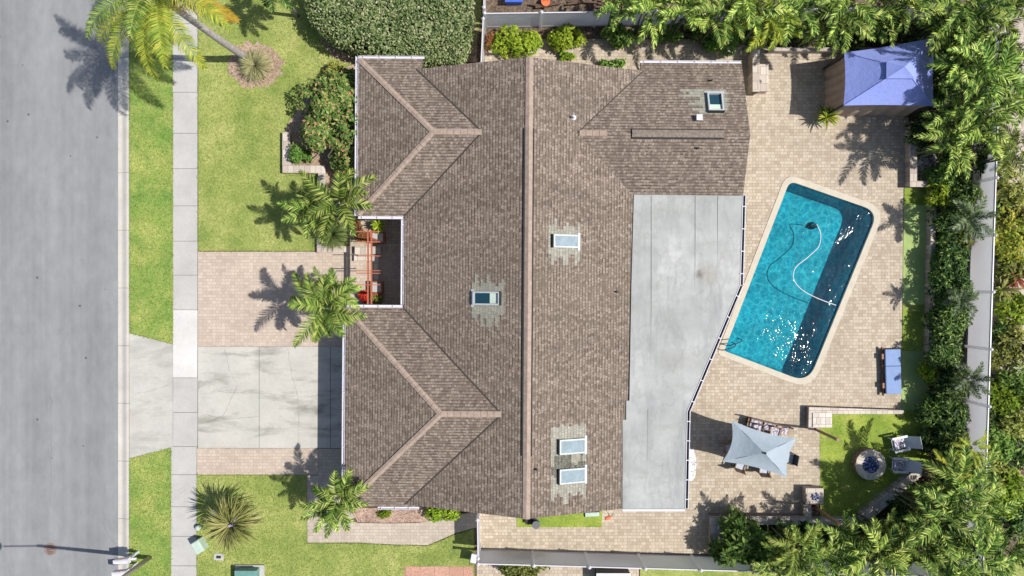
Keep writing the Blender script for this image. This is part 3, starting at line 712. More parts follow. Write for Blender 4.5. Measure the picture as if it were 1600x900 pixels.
slope([p3(6.1, y1_2, zN2), p3(xg2, y1_2, zN2), (xg2, ym2, zr2), (rx2, ym2, zr2), p3(vx2, gy1, zN2), p3(6.1, gy1 + .003, zN2)], (1, 0, 0))
slope([(rx2, ym2, zr2), (xg2, ym2, zr2), p3(xg2, ys2, zS2), p3(vx2s, ys2, zS2)], (1, 0, 0))
def uvmesh(name, V_, F_, UV_, MI_, mats, parent):
    me = bpy.data.meshes.new(name); me.from_pydata(V_, [], F_)
    for q in mats: me.materials.append(q)
    me.polygons.foreach_set('material_index', MI_)
    ul = me.uv_layers.new(name='UVMap'); k = 0
    for f in UV_:
        for t in f: ul.data[k].uv = t; k += 1
    o = bpy.data.objects.new(name, me); COL.objects.link(o); o.parent = parent; return o
roof = uvmesh('roof', roofmb_v, roofmb_f, roof_uv, roof_mi, [SHINGLE, TRIM], house)
# ridge and hip caps
def capline(a, b, name='ridge_cap', wd=.27, h=.045, parent=None):
    a, b = Vector(a), Vector(b); t = (b - a); L = t.length; t.normalize(); side = t.cross(Vector((0, 0, 1))).normalized()
    mb = MB(); k = max(1, int(L / .28)); rg = random.Random(int(L * 100))
    for i in range(k):
        p, q = a + t * (L * i / k), a + t * (L * (i + 1) / k + .03)
        l0, l1 = h * .75, h * 1.25
        vs = []
        for pt, lift in ((p, l0 + .02), (q, l0)):
            vs += [pt + side * wd / 2 + Vector((0, 0, lift - s * wd / 2 * CAPDROP)), pt + Vector((0, 0, lift + .01)), pt - side * wd / 2 + Vector((0, 0, lift - s * wd / 2 * CAPDROP))]
        mb.add(vs, [(0, 3, 4, 1), (1, 4, 5, 2), (0, 1, 2)])
    return mb.build(name, CAP, parent or roof)
CAPDROP = .95
zz = lambda p: (p[0], p[1], p[2])
CAPDROP = .6
capline((A.xl + .05, A.y1 - .05, ZE + .02), (A.hx, A.ym, A.zr)); capline((A.xl + .05, A.y0 + .05, ZE + .02), (A.hx, A.ym, A.zr))
capline((B.xl + .05, B.y1 - .05, ZE + .02), (B.hx, B.ym, B.zr)); capline((B.xl + .05, B.y0 + .05, ZE + .02), (B.hx, B.ym, B.zr))
CAPDROP = .95
capline((A.hx, A.ym, A.zr), (A.rx - .05, A.ym, A.zr)); capline((B.hx, B.ym, B.zr), (B.rx - .05, B.ym, B.zr))
capline((rx2 + .1, ym2, zr2), (4.3, ym2, zr2), wd=.26)
yv1 = H(826, 200, zr).y; yv0 = H(822, 713, zr).y
capline((xr, gy1, zr), (xr, yv1, zr), wd=.34); capline((xr, gy0, zr), (xr, yv0, zr), wd=.34)
# ridge vents
def ridgevent(a, b, wd=.42, mat=None):
    a, b = Vector(a), Vector(b); t = (b - a).normalized(); side = t.cross(Vector((0, 0, 1)))
    mb = MB()
    for x_, lift in ((a, 0), ):
        vs = []
        for pt in (a, b):
            for o_, z_ in ((-wd / 2, -s * wd / 2 + .004), (-wd / 2, -s * wd / 2 + .075), (0, .1), (wd / 2, -s * wd / 2 + .075), (wd / 2, -s * wd / 2 + .004)):
                vs.append(pt + side * o_ + Vector((0, 0, z_)))
        mb.add(vs, [(1, 6, 7, 2), (2, 7, 8, 3)], 0); mb.add(vs, [(0, 5, 6, 1), (3, 8, 9, 4), (0, 1, 2, 3, 4), (5, 9, 8, 7, 6)], 1)
    # dark slot line each side
    for o_ in (-1, 1):
        c_ = (a + b) / 2 + side * (o_ * (wd / 2 + .03)) + Vector((0, 0, -s * (wd / 2 + .03) + .035))
        mb.box(c_, (abs(side.x) * .06 + abs(t.x) * (b - a).length, abs(side.y) * .06 + abs(t.y) * (b - a).length, .06), mi=1)
    return mb.build('ridge_vent', [mat or CAP, TRIM], roof)
ridgevent((xr, yv0, zr), (xr, yv1, zr), .34)
ridgevent((5.5, ym2, zr2), (9.75, ym2, zr2), .34, simple('shingle_strip', (.21, .172, .145), .92, .35, 9, bump=.4))
# valleys
def vline(a, b, wd=.035):
    a, b = Vector(a), Vector(b); t = (b - a).normalized(); side = t.cross(Vector((0, 0, 1))).normalized()
    up = Vector((0, 0, .022))
    MB().add([a + side * wd + up, a - side * wd + up, b - side * wd + up, b + side * wd + up], [(0, 1, 2, 3)]).build('valley_flashing', VALLEY, roof)
vline((vxA, gy1, zL(vxA, 0)), (A.rx, A.ym, A.zr)); vline((eL, A.y0, ZE), (A.rx, A.ym, A.zr))
vline((eL, B.y1, ZE), (B.rx, B.ym, B.zr)); vline((vxB, gy0, zL(vxB, 0)), (B.rx, B.ym, B.zr))
vline((vx2, gy1, zR(vx2, 0)), (rx2, ym2, zr2), .02); 
SKF = simple('skylight_frame', (.42, .45, .47), .5)
# skylights and repair patches (slope frames)
def frame_on(p, up):
    up = Vector(up).normalized(); return up
def skylight(px, py, wx, wy, fz, grad, haze, patch_cols, holes=True):
    """grad: uphill unit direction (x,y). sizes in metres along x and y"""
    c = Hp(px, py, fz); g = Vector((grad[0], grad[1], s)).normalized(); e = Vector((-grad[1], grad[0], 0)); nn = e.cross(g); nn = nn if nn.z > 0 else -nn
    Mx = Matrix((e, g, nn)).transposed()        # columns: along eave, uphill, normal
    le, lu = (wy, wx) if abs(grad[0]) > .5 else (wx, wy)
    def bx(mb, ce, cu, cn, a_, b_, h_, mi=0): mb.box(c + Mx @ Vector((ce, cu, cn)), (a_, b_, h_), M=Mx.to_4x4(), mi=mi)
    mb = MB(); t = .07; hh = .16
    for sg in (-1, 1):
        bx(mb, sg * (le / 2 - t / 2), 0, hh / 2, t, lu, hh); bx(mb, 0, sg * (lu / 2 - t / 2), hh / 2 + .002, le - 2 * t - .002, t, hh)
    bx(mb, 0, -lu / 2 - .06, .02, le + .2, .12, .035)
    sk = mb.build('skylight', SKF, house)
    mb = MB(); bx(mb, 0, 0, hh - .03 if haze else .035, le - 2 * t - .006, lu - 2 * t - .006, .02)
    mb.build('glass', GLASS_HAZE if haze else GLASS, sk)
    if not haze:
        mb = MB(); bx(mb, 0, lu * .27, .055, le - 2 * t - .01, lu * .3, .02); mb.build('light_shaft', LIGHTSHAFT, sk)
    mb = MB(); bx(mb, 0, lu / 2 + .03, .09, le + .02, .05, .18); mb.build('flashing', TRIM, sk)
    # shingle patch
    V_, F_, U_ = [], [], []
    for (e0, e1, u0, u1) in patch_cols:
        k = len(V_); q = [c + Mx @ Vector((ee, uu, .012)) for ee, uu in ((e0, u0), (e1, u0), (e1, u1), (e0, u1))]
        V_ += [tuple(v_) for v_ in q]; F_.append((k, k + 1, k + 2, k + 3)); U_.append([(v_.dot(e), v_.dot(g)) for v_ in q])
    if F_:
        o = uvmesh('repair_shingles', V_, F_, U_, [0] * len(F_), [SHINGLE_NEW], sk)
def jag(e0, e1, u0, u1, amp, step=.145, seed=1):
    """courses of a patch: each course of shingles ends at its own place (jagged at both ends)"""
    rg = random.Random(seed); out_ = []; u_ = u0
    while u_ < u1 - .01:
        out_.append((e0 - rg.choice([0, .3, .6, 1]) * amp, e1 + rg.choice([0, .3, .6, 1]) * amp, u_, u_ + step)); u_ += step
    return out_
skylight(761, 466, 1.32, .62, zL, (1, 0), False, jag(-.75, .55, -.75, .85, .55, seed=3))
skylight(883, 377, 1.25, .6, zR, (-1, 0), True, jag(-.55, .6, -.75, .85, .5, seed=5))
skylight(893, 696.5, 1.3, .68, zR, (-1, 0), True, jag(-.9, 1.25, -.72, .9, .15, seed=7))
skylight(893, 742.5, 1.3, .68, zR, (-1, 0), True, jag(-.45, .8, -.72, .9, .5, seed=8))
skylight(1117, 161, .72, 1.0, zN2, (0, -1), False, [(-1.6, .6, -.75, -.6), (-1.2, .65, -.6, -.45), (-1.7, .5, -.45, -.3), (-.7, .75, -.3, -.15), (-.95, .55, -.15, 0), (-1.3, .7, 0, .15), (-.6, .6, .15, .3), (-1.1, .55, .3, .45), (-.8, .4, .45, .6)])
# vents on the roof
def vent(px, py, fz, kind):
    c = Hp(px, py, fz); mb = MB()
    if kind == 'pipe':
        mb.tube([c - Vector((0, 0, .1)), c + Vector((0, 0, .28))], .05, 12); mb.lathe(c, [(.13, .0), (.13, .03), (.06, .1)], 14)
        mb.build('vent_pipe', WHITE, house)
    elif kind == 'box':
        mb.box(c + Vector((0, 0, .1)), (.22, .22, .22), taper=.85); mb.box(c + Vector((0, 0, .22)), (.28, .28, .03)); mb.build('roof_vent', WHITE, house, bevel=.01)
    else:
        mb.tube([c - Vector((0, 0, .1)), c + Vector((0, 0, .2))], .045, 10); mb.build('vent_pipe', BLACK, house)
vent(896, 184, zR, 'pipe'); vent(1091, 185, zN2, 'box'); vent(1111, 126, zN2, 'small'); vent(1090, 232, zS2, 'small'); vent(964, 456, zR, 'small'); vent(838, 733, zR, 'small')
# gutters
def gutter(a, b, z=ZE - .02):
    a, b = Vector((*a, z)), Vector((*b, z)); t = (b - a); L = t.length; t.normalize(); side = t.cross(Vector((0, 0, 1)))
    rz_ = math.atan2(t.y, t.x); mid = (a + b) / 2; mb = MB()
    for o_, w_, z_, h_ in ((-.06, .015, -.04, .11), (.06, .018, -.035, .12), (0, .12, -.09, .012)):
        mb.box(mid + side * o_ + Vector((0, 0, z_)), (L, w_, h_), rz_)
    k = int(L / .9)
    for i in range(k + 1):
        mb.box(a + t * (L * (i + .3) / (k + 1)) + Vector((0, 0, .012)), (.03, .13, .012), rz_)
    mb.build('gutter', WHITE, house)
gutter((A.xl - .075, A.y0 + .0), (A.xl - .075, A.y1 + .12)); gutter((A.xl + .02, A.y1 + .075), (-4.3, A.y1 + .075))
gutter((A.xl + .02, A.y0 - .075), (eL - .02, A.y0 - .075)); gutter((eL - .08, A.y0 - .16), (eL - .08, B.y1 + .16)); gutter((B.xl + .02, B.y1 + .075), (eL - .02, B.y1 + .075))
gutter((B.xl - .075, B.y0), (B.xl - .075, B.y1)); gutter((B.xl + 1.6, B.y0 - .075), (-4.4, B.y0 - .075))
gutter((6.1, y1_2 + .075), (xg2, y1_2 + .075))
# walls
def wallbox(name, poly, z1):
    return MB().slab(poly, 0, z1).build(name, STUCCO, house)
ov = .45
wallbox('wall', [(A.xl + ov, A.y0 + ov), (-4.4, A.y0 + ov), (-4.4, A.y1 - ov), (A.xl + ov, A.y1 - ov)], ZE + .0)
wallbox('wall', [(B.xl + ov, B.y0 + ov), (-4.4, B.y0 + ov), (-4.4, B.y1 - ov), (B.xl + ov, B.y1 - ov)], ZE)
mb = MB()
yy = gy1 - .3
prof = [(-4.7, 0), (-4.7, zL(-4.7, 0) - .16), (xr, zr - .16), (5.6, zR(5.6, 0) - .16), (5.6, 0)]
vs = [(x_, yy, z_) for x_, z_ in prof] + [(x_, -yy, z_) for x_, z_ in prof]
mb.add(vs, [(0, 1, 2, 3, 4)[::-1], (5, 6, 7, 8, 9)] + [(i, i + 1, i + 6, i + 5) for i in range(4)]); mb.build('wall', STUCCO, house)
prof = [(4.7, 0), (4.7, zS2(0, 4.7) - .16), (ym2, zr2 - .16), (y1_2 - ov, zN2(0, y1_2 - ov) - .16), (y1_2 - ov, 0)]
vs = [(3.5, y_, z_) for y_, z_ in prof] + [(xg2 - .35, y_, z_) for y_, z_ in prof]
MB().add(vs, [(0, 1, 2, 3, 4), (9, 8, 7, 6, 5)] + [(i + 5, i + 6, i + 1, i) for i in range(4)]).build('wall', STUCCO, house)
# doors and windows
def window(x0, y0, x1, y1, z0, z1, nx, ny, name='window'):
    c = Vector(((x0 + x1) / 2 + nx * .03, (y0 + y1) / 2 + ny * .03, (z0 + z1) / 2)); L = math.hypot(x1 - x0, y1 - y0)
    rz_ = math.atan2(y1 - y0, x1 - x0); t = Vector((math.cos(rz_), math.sin(rz_), 0)); mb = MB()
    for sg in (-1, 1):
        mb.box(c + t * sg * L / 2, (.07, .08, z1 - z0), rz_); mb.box(c + Vector((0, 0, sg * (z1 - z0) / 2)), (L + .07, .085, .07), rz_)
    mb.box(c, (.04, .07, z1 - z0), rz_)
    f = mb.build(name, WHITE, house); MB().box(c, (L, .03, z1 - z0), rz_).build('pane', PANE, f)
window(A.xl + ov, 5.2, A.xl + ov, 7.4, .9, 2.1, -1, 0); window(A.xl + ov, 8.2, A.xl + ov, 9.6, .9, 2.1, -1, 0)
window(-3, gy1 - .3, -1.5, gy1 - .3, 1.0, 2.1, 0, 1); window(2.5, gy1 - .3, 4, gy1 - .3, 1.0, 2.1, 0, 1); window(7.5, y1_2 - ov, 9, y1_2 - ov, 1.0, 2.1, 0, 1)
window(-2, -yy, -.6, -yy, 1, 2.1, 0, -1); window(xg2 - .35, 6, xg2 - .35, 8, .3, 2.1, 1, 0)
window(5.6, -8, 5.6, -5.4, .15, 2.15, 1, 0, 'sliding_door'); window(5.6, -2.5, 5.6, .5, .15, 2.15, 1, 0, 'sliding_door')
gd = MB(); gx = B.xl + ov - .03
for i in range(4): gd.box((gx, -5.2, .37 + i * .54), (.05, 4.9, .525))
gdo = gd.build('garage_door', WHITE, house, bevel=.008); MB().box((gx - .05, -5.2, .5), (.04, .25, .04)).build('handle', BLACK, gdo)
fd = MB().box((-4.75, 1.6, 1.05), (.06, 1.0, 2.1)).build('front_door', WOOD_RED, house); MB().box((-4.82, 1.25, 1.05), (.06, .04, .2)).build('handle', STEEL, fd)
window(-4.7, -.3, -4.7, .7, .9, 2.1, -1, 0)
# patio roof
zP = lambda x, y: 3.05 - .056 * (x - 5.72) - .009 * (y - 4.5)
pr = [(990.5, 304), (1160, 305), (1156, 445), (1073, 643), (1070, 795), (972.5, 795), (973, 656), (978.5, 656), (978.5, 626), (983.5, 626), (986.5, 450)]
PR = [Hp(x_, y_, zP) for x_, y_ in pr]
mb = MB(); k = len(PR); ordr = PR if sum(PR[i].x * PR[(i + 1) % k].y - PR[(i + 1) % k].x * PR[i].y for i in range(k)) > 0 else PR[::-1]
mb.add([tuple(p) for p in ordr] + [(p.x, p.y, p.z - .14) for p in ordr], [tuple(range(k)), tuple(range(k, 2 * k))[::-1]] + [(i, k + i, k + (i + 1) % k, (i + 1) % k) for i in range(k)])
patio = mb.build('patio_roof', PATIO_ROOF, house)
mb = MB()
RIB = simple('panel_seam', (.34, .35, .345), .4, .08, 3)
for px, ya, yb in ((1019, 306, 795), (1087, 306, 600), (1122, 306, 515), (1013, 640, 793)):
    a_ = Hp(px, ya, zP); b_ = Hp(px - (yb - ya) * .006, yb, zP); mid = (a_ + b_) / 2
    mb.box(mid + Vector((0, 0, .002)), (.02, (a_ - b_).length, .008), math.atan2(b_.x - a_.x, a_.y - b_.y))
mb.build('panel_seam', RIB, patio)
edge = MB(); edge2 = MB()
def strip(mb_, a_, b_, off, wd, h_, dz):
    a_, b_ = Vector(a_), Vector(b_); t = (b_ - a_); L = t.length; t.normalize(); sd_ = t.cross(Vector((0, 0, 1))).normalized()
    Mx = Matrix((t, sd_, t.cross(sd_))).transposed(); 
    mb_.box((a_ + b_) / 2 + sd_ * off + Vector((0, 0, dz)), (L, wd, h_), M=Mx.to_4x4())
for i in (4, 3, 2):
    a_, b_ = PR[i], PR[i - 1]
    sgn = -1 if (b_ - a_).cross(Vector((0, 0, 1))).dot((PR[2] - Vector((5.5, -3, 2.8)))) < 0 else 1
    strip(edge, a_, b_, sgn * .16, .03, .1, -.03); strip(edge, a_, b_, sgn * .02, .03, .05, .0); strip(edge2, a_, b_, sgn * .09, .12, .012, -.1)
    kk = int((b_ - a_).length / 1.1)
    for q in range(kk + 1):
        pt = a_.lerp(b_, (q + .5) / (kk + 1)); t = (b_ - a_).normalized(); sd_ = t.cross(Vector((0, 0, 1))).normalized()
        edge.box(pt + sd_ * sgn * .09 + Vector((0, 0, .03)), (.04, .2, .015), math.atan2(t.y, t.x))
a_, b_ = PR[5], PR[4]; strip(edge, a_, b_, .06, .1, .1, -.02)
gt = edge.build('gutter', WHITE, house); edge2.build('gutter_trough', BLACK, gt)
for px, py in ((1150, 450), (1115, 535), (1073, 645), (1068, 790), (1152, 380)):
    p = H(px, py, 2.75); MB().box((p.x - .25, p.y + (.1 if py > 700 else 0), 1.37), (.1, .1, 2.66)).build('patio_post', WHITE, house)
# downspout with dark cap near bottom gutter
# ================================================================== FENCES
def fence(name, label, a, b, H_=1.83, sp=2.8, flip=False, tone=VINYL):
    a, b = Vector((*a, 0)), Vector((*b, 0)); t = b - a; L = t.length; rz_ = math.atan2(t.y, t.x)
    root = thing(name, label, 'fence', a, rz_)
    k = max(1, round(L / sp)); st_ = L / k
    for i in range(k + 1):
        mb = MB().box((i * st_, 0, .95), (.13, .13, 1.9)); po = mb.build('post', VINYL, root)
        MB().lathe((i * st_, 0, 1.9), [(.10, 0), (.10, .03), (.02, .08)], 4).build('cap', WHITE, po)
    for i in range(k):
        x0 = i * st_ + .065; x1 = (i + 1) * st_ - .065; mb = MB(); nb = int((x1 - x0) / .17); bw = (x1 - x0) / nb
        mb.box(((x0 + x1) / 2, 0, .92), (x1 - x0, .03, 1.66))
        mb.build('panel', tone, root)
        MB().box(((x0 + x1) / 2, 0, 1.79), (x1 - x0, .05, .09)).build('rail', WHITE, root); MB().box(((x0 + x1) / 2, 0, .12), (x1 - x0, .05, .14)).build('rail', WHITE, root)
    return root
zt = 1.83
fT0 = at(757, 21, zt).xy; fT1 = at(1546, 10, zt).xy
fR1 = at(1543, 690, zt).xy; dirR = (at(1557, 262, zt).xy - fR1).normalized()
kR = (fT1.y - fR1.y) / dirR.y; fTR = fR1 + dirR * kR
fBL = at(747, 881, zt).xy; fBR = at(1540, 903, zt).xy; fBRc = fR1 - dirR * ((fR1.y - fBR.y) / dirR.y)
fence('privacy_fence', 'white vinyl privacy fence along the top side path behind the lime shrubs', fT0, (fTR.x - .2, fT1.y))
fence('privacy_fence', 'white vinyl privacy fence down the right side behind the dark green hedge', (fTR.x, fT1.y), (fBRc.x, fBR.y))
fence('privacy_fence', 'white vinyl privacy fence along the bottom of the paver side yard', fBL, (fBRc.x - .2, fBR.y))
fence('privacy_fence', 'short white vinyl fence between the clipped round hedge and the top side yard', at(755, 30, zt).xy, (at(751, 95, zt).x, 10.65), sp=2.2)
fence('privacy_fence', 'white vinyl fence running off the top edge past the clipped hedge', at(756, 12, zt).xy, at(757, -120, zt).xy, sp=2.4)
fence('side_gate', 'short white vinyl gate fence closing the lower side yard beside the front lawn', at(746, 812, zt).xy, at(747, 872, zt).xy, sp=1.3)

# ================================================================== LOW WALLS
def wall(name, label, poly, h, cat='low wall', cap=.05, mat=WALLSTONE, capmat=None, ovh=.03, px=True, base=0.0):
    """poly in photo coordinates of the wall TOP at height h"""
    P = [at(x_, y_, h).xy for x_, y_ in poly]
    root = thing(name, label, cat, (0, 0, 0))
    body = MB().slab(offset_poly(P, -ovh), base, h - cap).build('blocks', mat, root)
    MB().slab(P, h - cap, h).build('capstone', capmat or CAPST, root, bevel=.01)
    return root
CAPST = pavers('capstones', [(.42, .36, .31), (.5, .44, .38), (.58, .52, .46)], mortar=(.2, .17, .14), w=.42, h=.42)
# front planter walls
wall('planter_wall', 'L-shaped block wall wrapping the orange flowering shrub on the lawn', [(441, 206), (453, 206), (453, 258), (508, 258), (508, 302), (497, 302), (497, 270), (441, 270)], .42)
wall('planter_wall', 'short low block wall at the foot of the fountain grass by the front pavers', [(495, 372), (503, 372), (503, 385), (545, 385), (545, 394), (495, 394)], .35)
wall('seat_wall', 'low block wall crossing under the red entry pergola', [(554, 385), (595, 385), (595, 397), (554, 397)], .4)
wall('seat_wall', 'block wall running along the house side of the lower entry palm', [(553, 398), (591, 398), (592, 441), (585, 441), (585, 407), (553, 407)], .32)
# gazebo side
wall('retaining_wall', 'block retaining wall right of the lower gazebo shadow, turning above the bright turf', [(1422, 196), (1433, 196), (1433, 283), (1463, 283), (1463, 292), (1422, 292)], .55)
wall('retaining_wall', 'long narrow block wall between the putting green strip and the hedge', [(1456, 295), (1464, 295), (1458, 560), (1450, 560)], .5)
wall('seat_wall', 'block seat wall below the blue daybed, turning down beside the umbrella post', [(1264, 636), (1412, 641), (1412, 647), (1300, 647), (1273, 646), (1272, 672), (1263, 672)], .45)
wall('pillar', 'square pale block pillar beside the upper leaning timber post', [(1270, 645), (1300, 645), (1300, 668), (1270, 668)], .5, 'pillar', capmat=pavers('pillar_cap', [(.5, .45, .4), (.56, .51, .46), (.62, .57, .52)], mortar=(.2, .17, .14), w=.35, h=.35))
wall('pillar', 'square block pillar topped with blue glass by the lower post', [(1259, 763), (1287, 763), (1287, 788), (1259, 788)], .6, 'pillar')
wall('retaining_wall', 'short block wall joining the glass topped pillar to the long bottom wall', [(1256, 789), (1268, 789), (1268, 810), (1256, 810)], .5)
wall('retaining_wall', 'long block wall above the palm bed, along the bottom edge of the patio', [(1110, 807), (1257, 807), (1258, 811), (1345, 811), (1345, 821), (1136, 820), (1136, 862), (1110, 862)], .55)
wall('retaining_wall', 'slanting stacked stone wall from the patio corner up to the grey chairs', [(1341, 808), (1350, 822), (1442, 742), (1438, 734), (1428, 736)], .5)
wall('pillar', 'tall thin block column left of the shady tree pit near the top path', [(1176, 78), (1187, 78), (1187, 143), (1176, 143)], .9, 'low wall')
wall('pillar', 'square paver pillar with a round lamp beside the top palms', [(1178, 100), (1201, 100), (1201, 143), (1178, 143)], .55, 'pillar')
wall('retaining_wall', 'low block wall behind the top of the gazebo shadow', [(1202, 74), (1320, 74), (1320, 80), (1202, 80)], .5)

def disc_lamp(px, py, z, label):
    r_ = thing('post_light', label, 'lamp', at(px, py, z))
    MB().lathe((0, 0, 0), [(.11, 0), (.13, .04), (.11, .1), (.06, .14)], 20).build('housing', STEEL, r_, smooth=False)
    MB().lathe((0, 0, .14), [(.045, 0), (.03, .03)], 14).build('knob', BLACK, r_)
disc_lamp(1186, 128, .55, 'small round lamp on the paver pillar near the top palms')
disc_lamp(1124, 823, .55, 'small round lamp on the corner of the long bottom wall')
disc_lamp(1370, 797, .5, 'small round lamp on the slanting stacked stone wall')
def heap(name, label, cat, px, py, z, r_, mat, n_=60, seed=1, sz=.05):
    rg = random.Random(seed); mb = MB()
    for i in range(n_):
        a_ = rg.uniform(0, 6.28); q = r_ * math.sqrt(rg.random()); k = sz * rg.uniform(.6, 1.4)
        Mx = Matrix.Rotation(rg.uniform(0, 3), 4, Vector((rg.uniform(-1, 1), rg.uniform(-1, 1), rg.uniform(-1, 1) + .01)))
        mb.box(Vector((q * math.cos(a_), q * math.sin(a_), .03 + rg.uniform(0, .06) * (1 - q / r_))), (k, k * .8, k * .6), M=Mx)
    o = mb.build(name, mat); o.location = at(px, py, z); return tag(o, label, cat)
heap('fire_glass', 'heap of blue and white glass pieces on the lower pillar', 'fire glass', 1274, 776, .6, .2, GLASSROCK, 50, 2)

# timber posts
for px, py, zb, lab in ((1268, 668, .05, 'upper brown timber post beside the pale block pillar'), (1270, 789, .05, 'lower brown timber post beside the glass topped pillar')):
    b0 = at(px, py, 0); r_ = thing('timber_post', lab, 'post', b0, 0, 'timber posts of the patio corner')
    MB().box((0, 0, 1.4), (.11, .11, 2.8)).build('post', WOOD, r_, bevel=.008)
    MB().box((0, 0, 2.83), (.14, .14, .05)).build('cap', WOOD, r_)

# ================================================================== FIRE PIT
fp = thing('fire_pit', 'round stone fire pit with blue fire glass on the bright turf', 'fire pit', at(1352, 722, 0))
mb = MB(); rg = random.Random(5)
for row in range(4):
    for k in range(14):
        a0 = 2 * math.pi * (k + row * .5) / 14; mid = a0 + math.pi / 14
        mb.box((.68 * math.cos(mid), .68 * math.sin(mid), .07 + row * .125), (.2, .30, .118), mid)
mb.build('stone_ring', simple('pit_stone', (.30, .20, .14), .85, .35, 5, bump=.5), fp, bevel=.012)
mb = MB()
for k in range(14):
    a0 = 2 * math.pi * k / 14; a1 = 2 * math.pi * (k + 1) / 14 - .015
    vs = [(r_ * math.cos(q), r_ * math.sin(q), z_) for z_ in (.5, .56) for r_, q in ((.44, a0), (.79, a0), (.79, a1), (.44, a1))]
    mb.add(vs, [(0, 3, 2, 1), (4, 5, 6, 7), (0, 1, 5, 4), (1, 2, 6, 5), (2, 3, 7, 6), (3, 0, 4, 7)])
mb.build('capstone', simple('pit_cap', (.56, .49, .41), .85, .2, 4, bump=.3), fp, bevel=.01)
mb = MB(); mb.lathe((0, 0, .1), [(.47, 0), (.47, .36)], 28); mb.build('burner_pan', BLACK, fp)
mb = MB(); rg = random.Random(9)
for i in range(260):
    a_ = rg.uniform(0, 6.28); q = .43 * math.sqrt(rg.random()); k = rg.uniform(.03, .06)
    Mx = Matrix.Rotation(rg.uniform(0, 3), 4, Vector((rg.uniform(-1, 1), rg.uniform(-1, 1), .3)))
    mb.box((q * math.cos(a_), q * math.sin(a_), .47 + rg.uniform(0, .03)), (k, k, k), M=Mx)
mb.build('fire_glass', GLASSROCK, fp)

# ================================================================== GARDEN CHAIRS
def adirondack(label, px, py, rz):
    """faces local -x"""
    r_ = thing('garden_chair', label, 'chair', at(px, py, 0.06), rz, 'grey garden chairs by the fire pit')
    for sx, sy in ((-.38, -.3), (-.38, .3), (.3, -.3), (.3, .3)):
        MB().box((sx, sy, .27), (.06, .05, .54 if sx < 0 else .5)).build('leg', CHAIRW, r_)
    for sy in (-.34, .34):
        MB().box((-.05, sy, .555), (.8, .12, .03)).build('armrest', CHAIRW, r_, bevel=.008)
    mb = MB()
    for k in range(6):
        mb.box((-.36 + k * .12, 0, .36 - k * .014), (.11, .6, .025), M=Matrix.Rotation(.1, 4, 'Y'))
    mb.build('seat', CHAIRW, r_)
    Mb = Matrix.Rotation(.95, 4, 'Y')
    mb = MB()
    for k in range(6): mb.box((.48, -.265 + k * .106, .58), (.03, .1, .95), M=Matrix.Rotation(.62, 4, 'Y'))
    mb.build('backrest', CHAIRW, r_)
    MB().box((-.1, 0, .41), (.5, .52, .09), M=Matrix.Rotation(.1, 4, 'Y')).build('cushion', PRINT, r_, bevel=.03)
    return r_
adirondack('pale grey garden chair with printed cushion, upper of the pair right of the fire pit', 1400, 690, R(12))
adirondack('pale grey garden chair with printed cushion, lower of the pair right of the fire pit', 1400, 723, R(-3))

# ================================================================== DAYBED
p = at(1388, 579, .0); db = thing('daybed', 'low wooden daybed with two blue cushions on the deck edge', 'daybed', p, R(1.5))
mb = MB(); mb.box((0, 0, .27), (.82, 2.3, .08)); 
for q in (-1.0, -.35, .35, 1.0): mb.box((-.44, q, .24), (.05, .5, .14))
mb.build('frame', WOOD_DK, db, bevel=.008)
for sx in (-.36, .36):
    for sy in (-1.08, 1.08): MB().box((sx, sy, .12), (.07, .07, .24)).build('leg', WOOD, db)
MB().box((.02, .72, .38), (.80, .86, .13)).build('cushion', CUSH_BLUE, db, bevel=.04)
MB().box((.02, -.44, .38), (.80, 1.44, .13)).build('cushion', CUSH_BLUE, db, bevel=.04)
mb = MB(); 
for q in (.78, -.72): mb.box((-.47, q, .33), (.1, .28, .1))
mb.build('armrest', WOOD, db, bevel=.02)

# ================================================================== GAZEBO
ZG = 2.35
gc = [at(1319, 82, ZG), at(1462, 58, ZG), at(1459, 166, ZG), at(1318, 165, ZG)]
gcen = sum(gc, Vector()) / 4
gz = thing('gazebo', 'lavender blue two-tier canopy gazebo with tan side curtains in the palms', 'gazebo', (gcen.x, gcen.y, 0))
loc = [Vector((p.x - gcen.x, p.y - gcen.y, ZG)) for p in gc]
def canopy(corners, apexz, sag, edge_sag, seg=10, inner=None, crown=0.0):
    """tent cloth between corners (at their z) and an apex / inner ring; edges curve inwards"""
    vs, fs = [], []; n4 = len(corners); ctr = sum(corners, Vector()) / n4
    rows = 8
    for i in range(n4):
        a_, b_ = corners[i], corners[(i + 1) % n4]
        base = len(vs)
        for r_ in range(rows + 1):
            t = r_ / rows                    # 0 edge, 1 top
            for k in range(seg + 1):
                u_ = k / seg; e = a_.lerp(b_, u_)
                bow = 4 * u_ * (1 - u_)
                e = e + (ctr - e) * (edge_sag * bow) + Vector((0, 0, sag * bow))
                if inner is None: top = Vector((ctr.x, ctr.y, apexz))
                else: top = inner[i].lerp(inner[(i + 1) % n4], u_)
                q = e.lerp(top, t); lift = -crown * math.sin(math.pi * t) * (1 if True else 0)
                q.z += lift * .5
                vs.append(q)
        for r_ in range(rows):
            for k in range(seg):
                i0 = base + r_ * (seg + 1) + k; fs.append((i0, i0 + 1, i0 + seg + 2, i0 + seg + 1))
    return vs, fs
inner = [Vector((q.x * .27, q.y * .27, ZG + .88)) for q in loc]
vs, fs = canopy(loc, 0, -.02, .035, inner=inner, crown=.06)
o = MB().add(vs, fs).build('canopy', GAZ_BLUE, gz)
top = [Vector((q.x * .31, q.y * .31, ZG + .97)) for q in loc]
vs, fs = canopy(top, ZG + 1.3, -.03, .03, crown=.03); MB().add(vs, fs).build('top_canopy', GAZ_BLUE, gz)
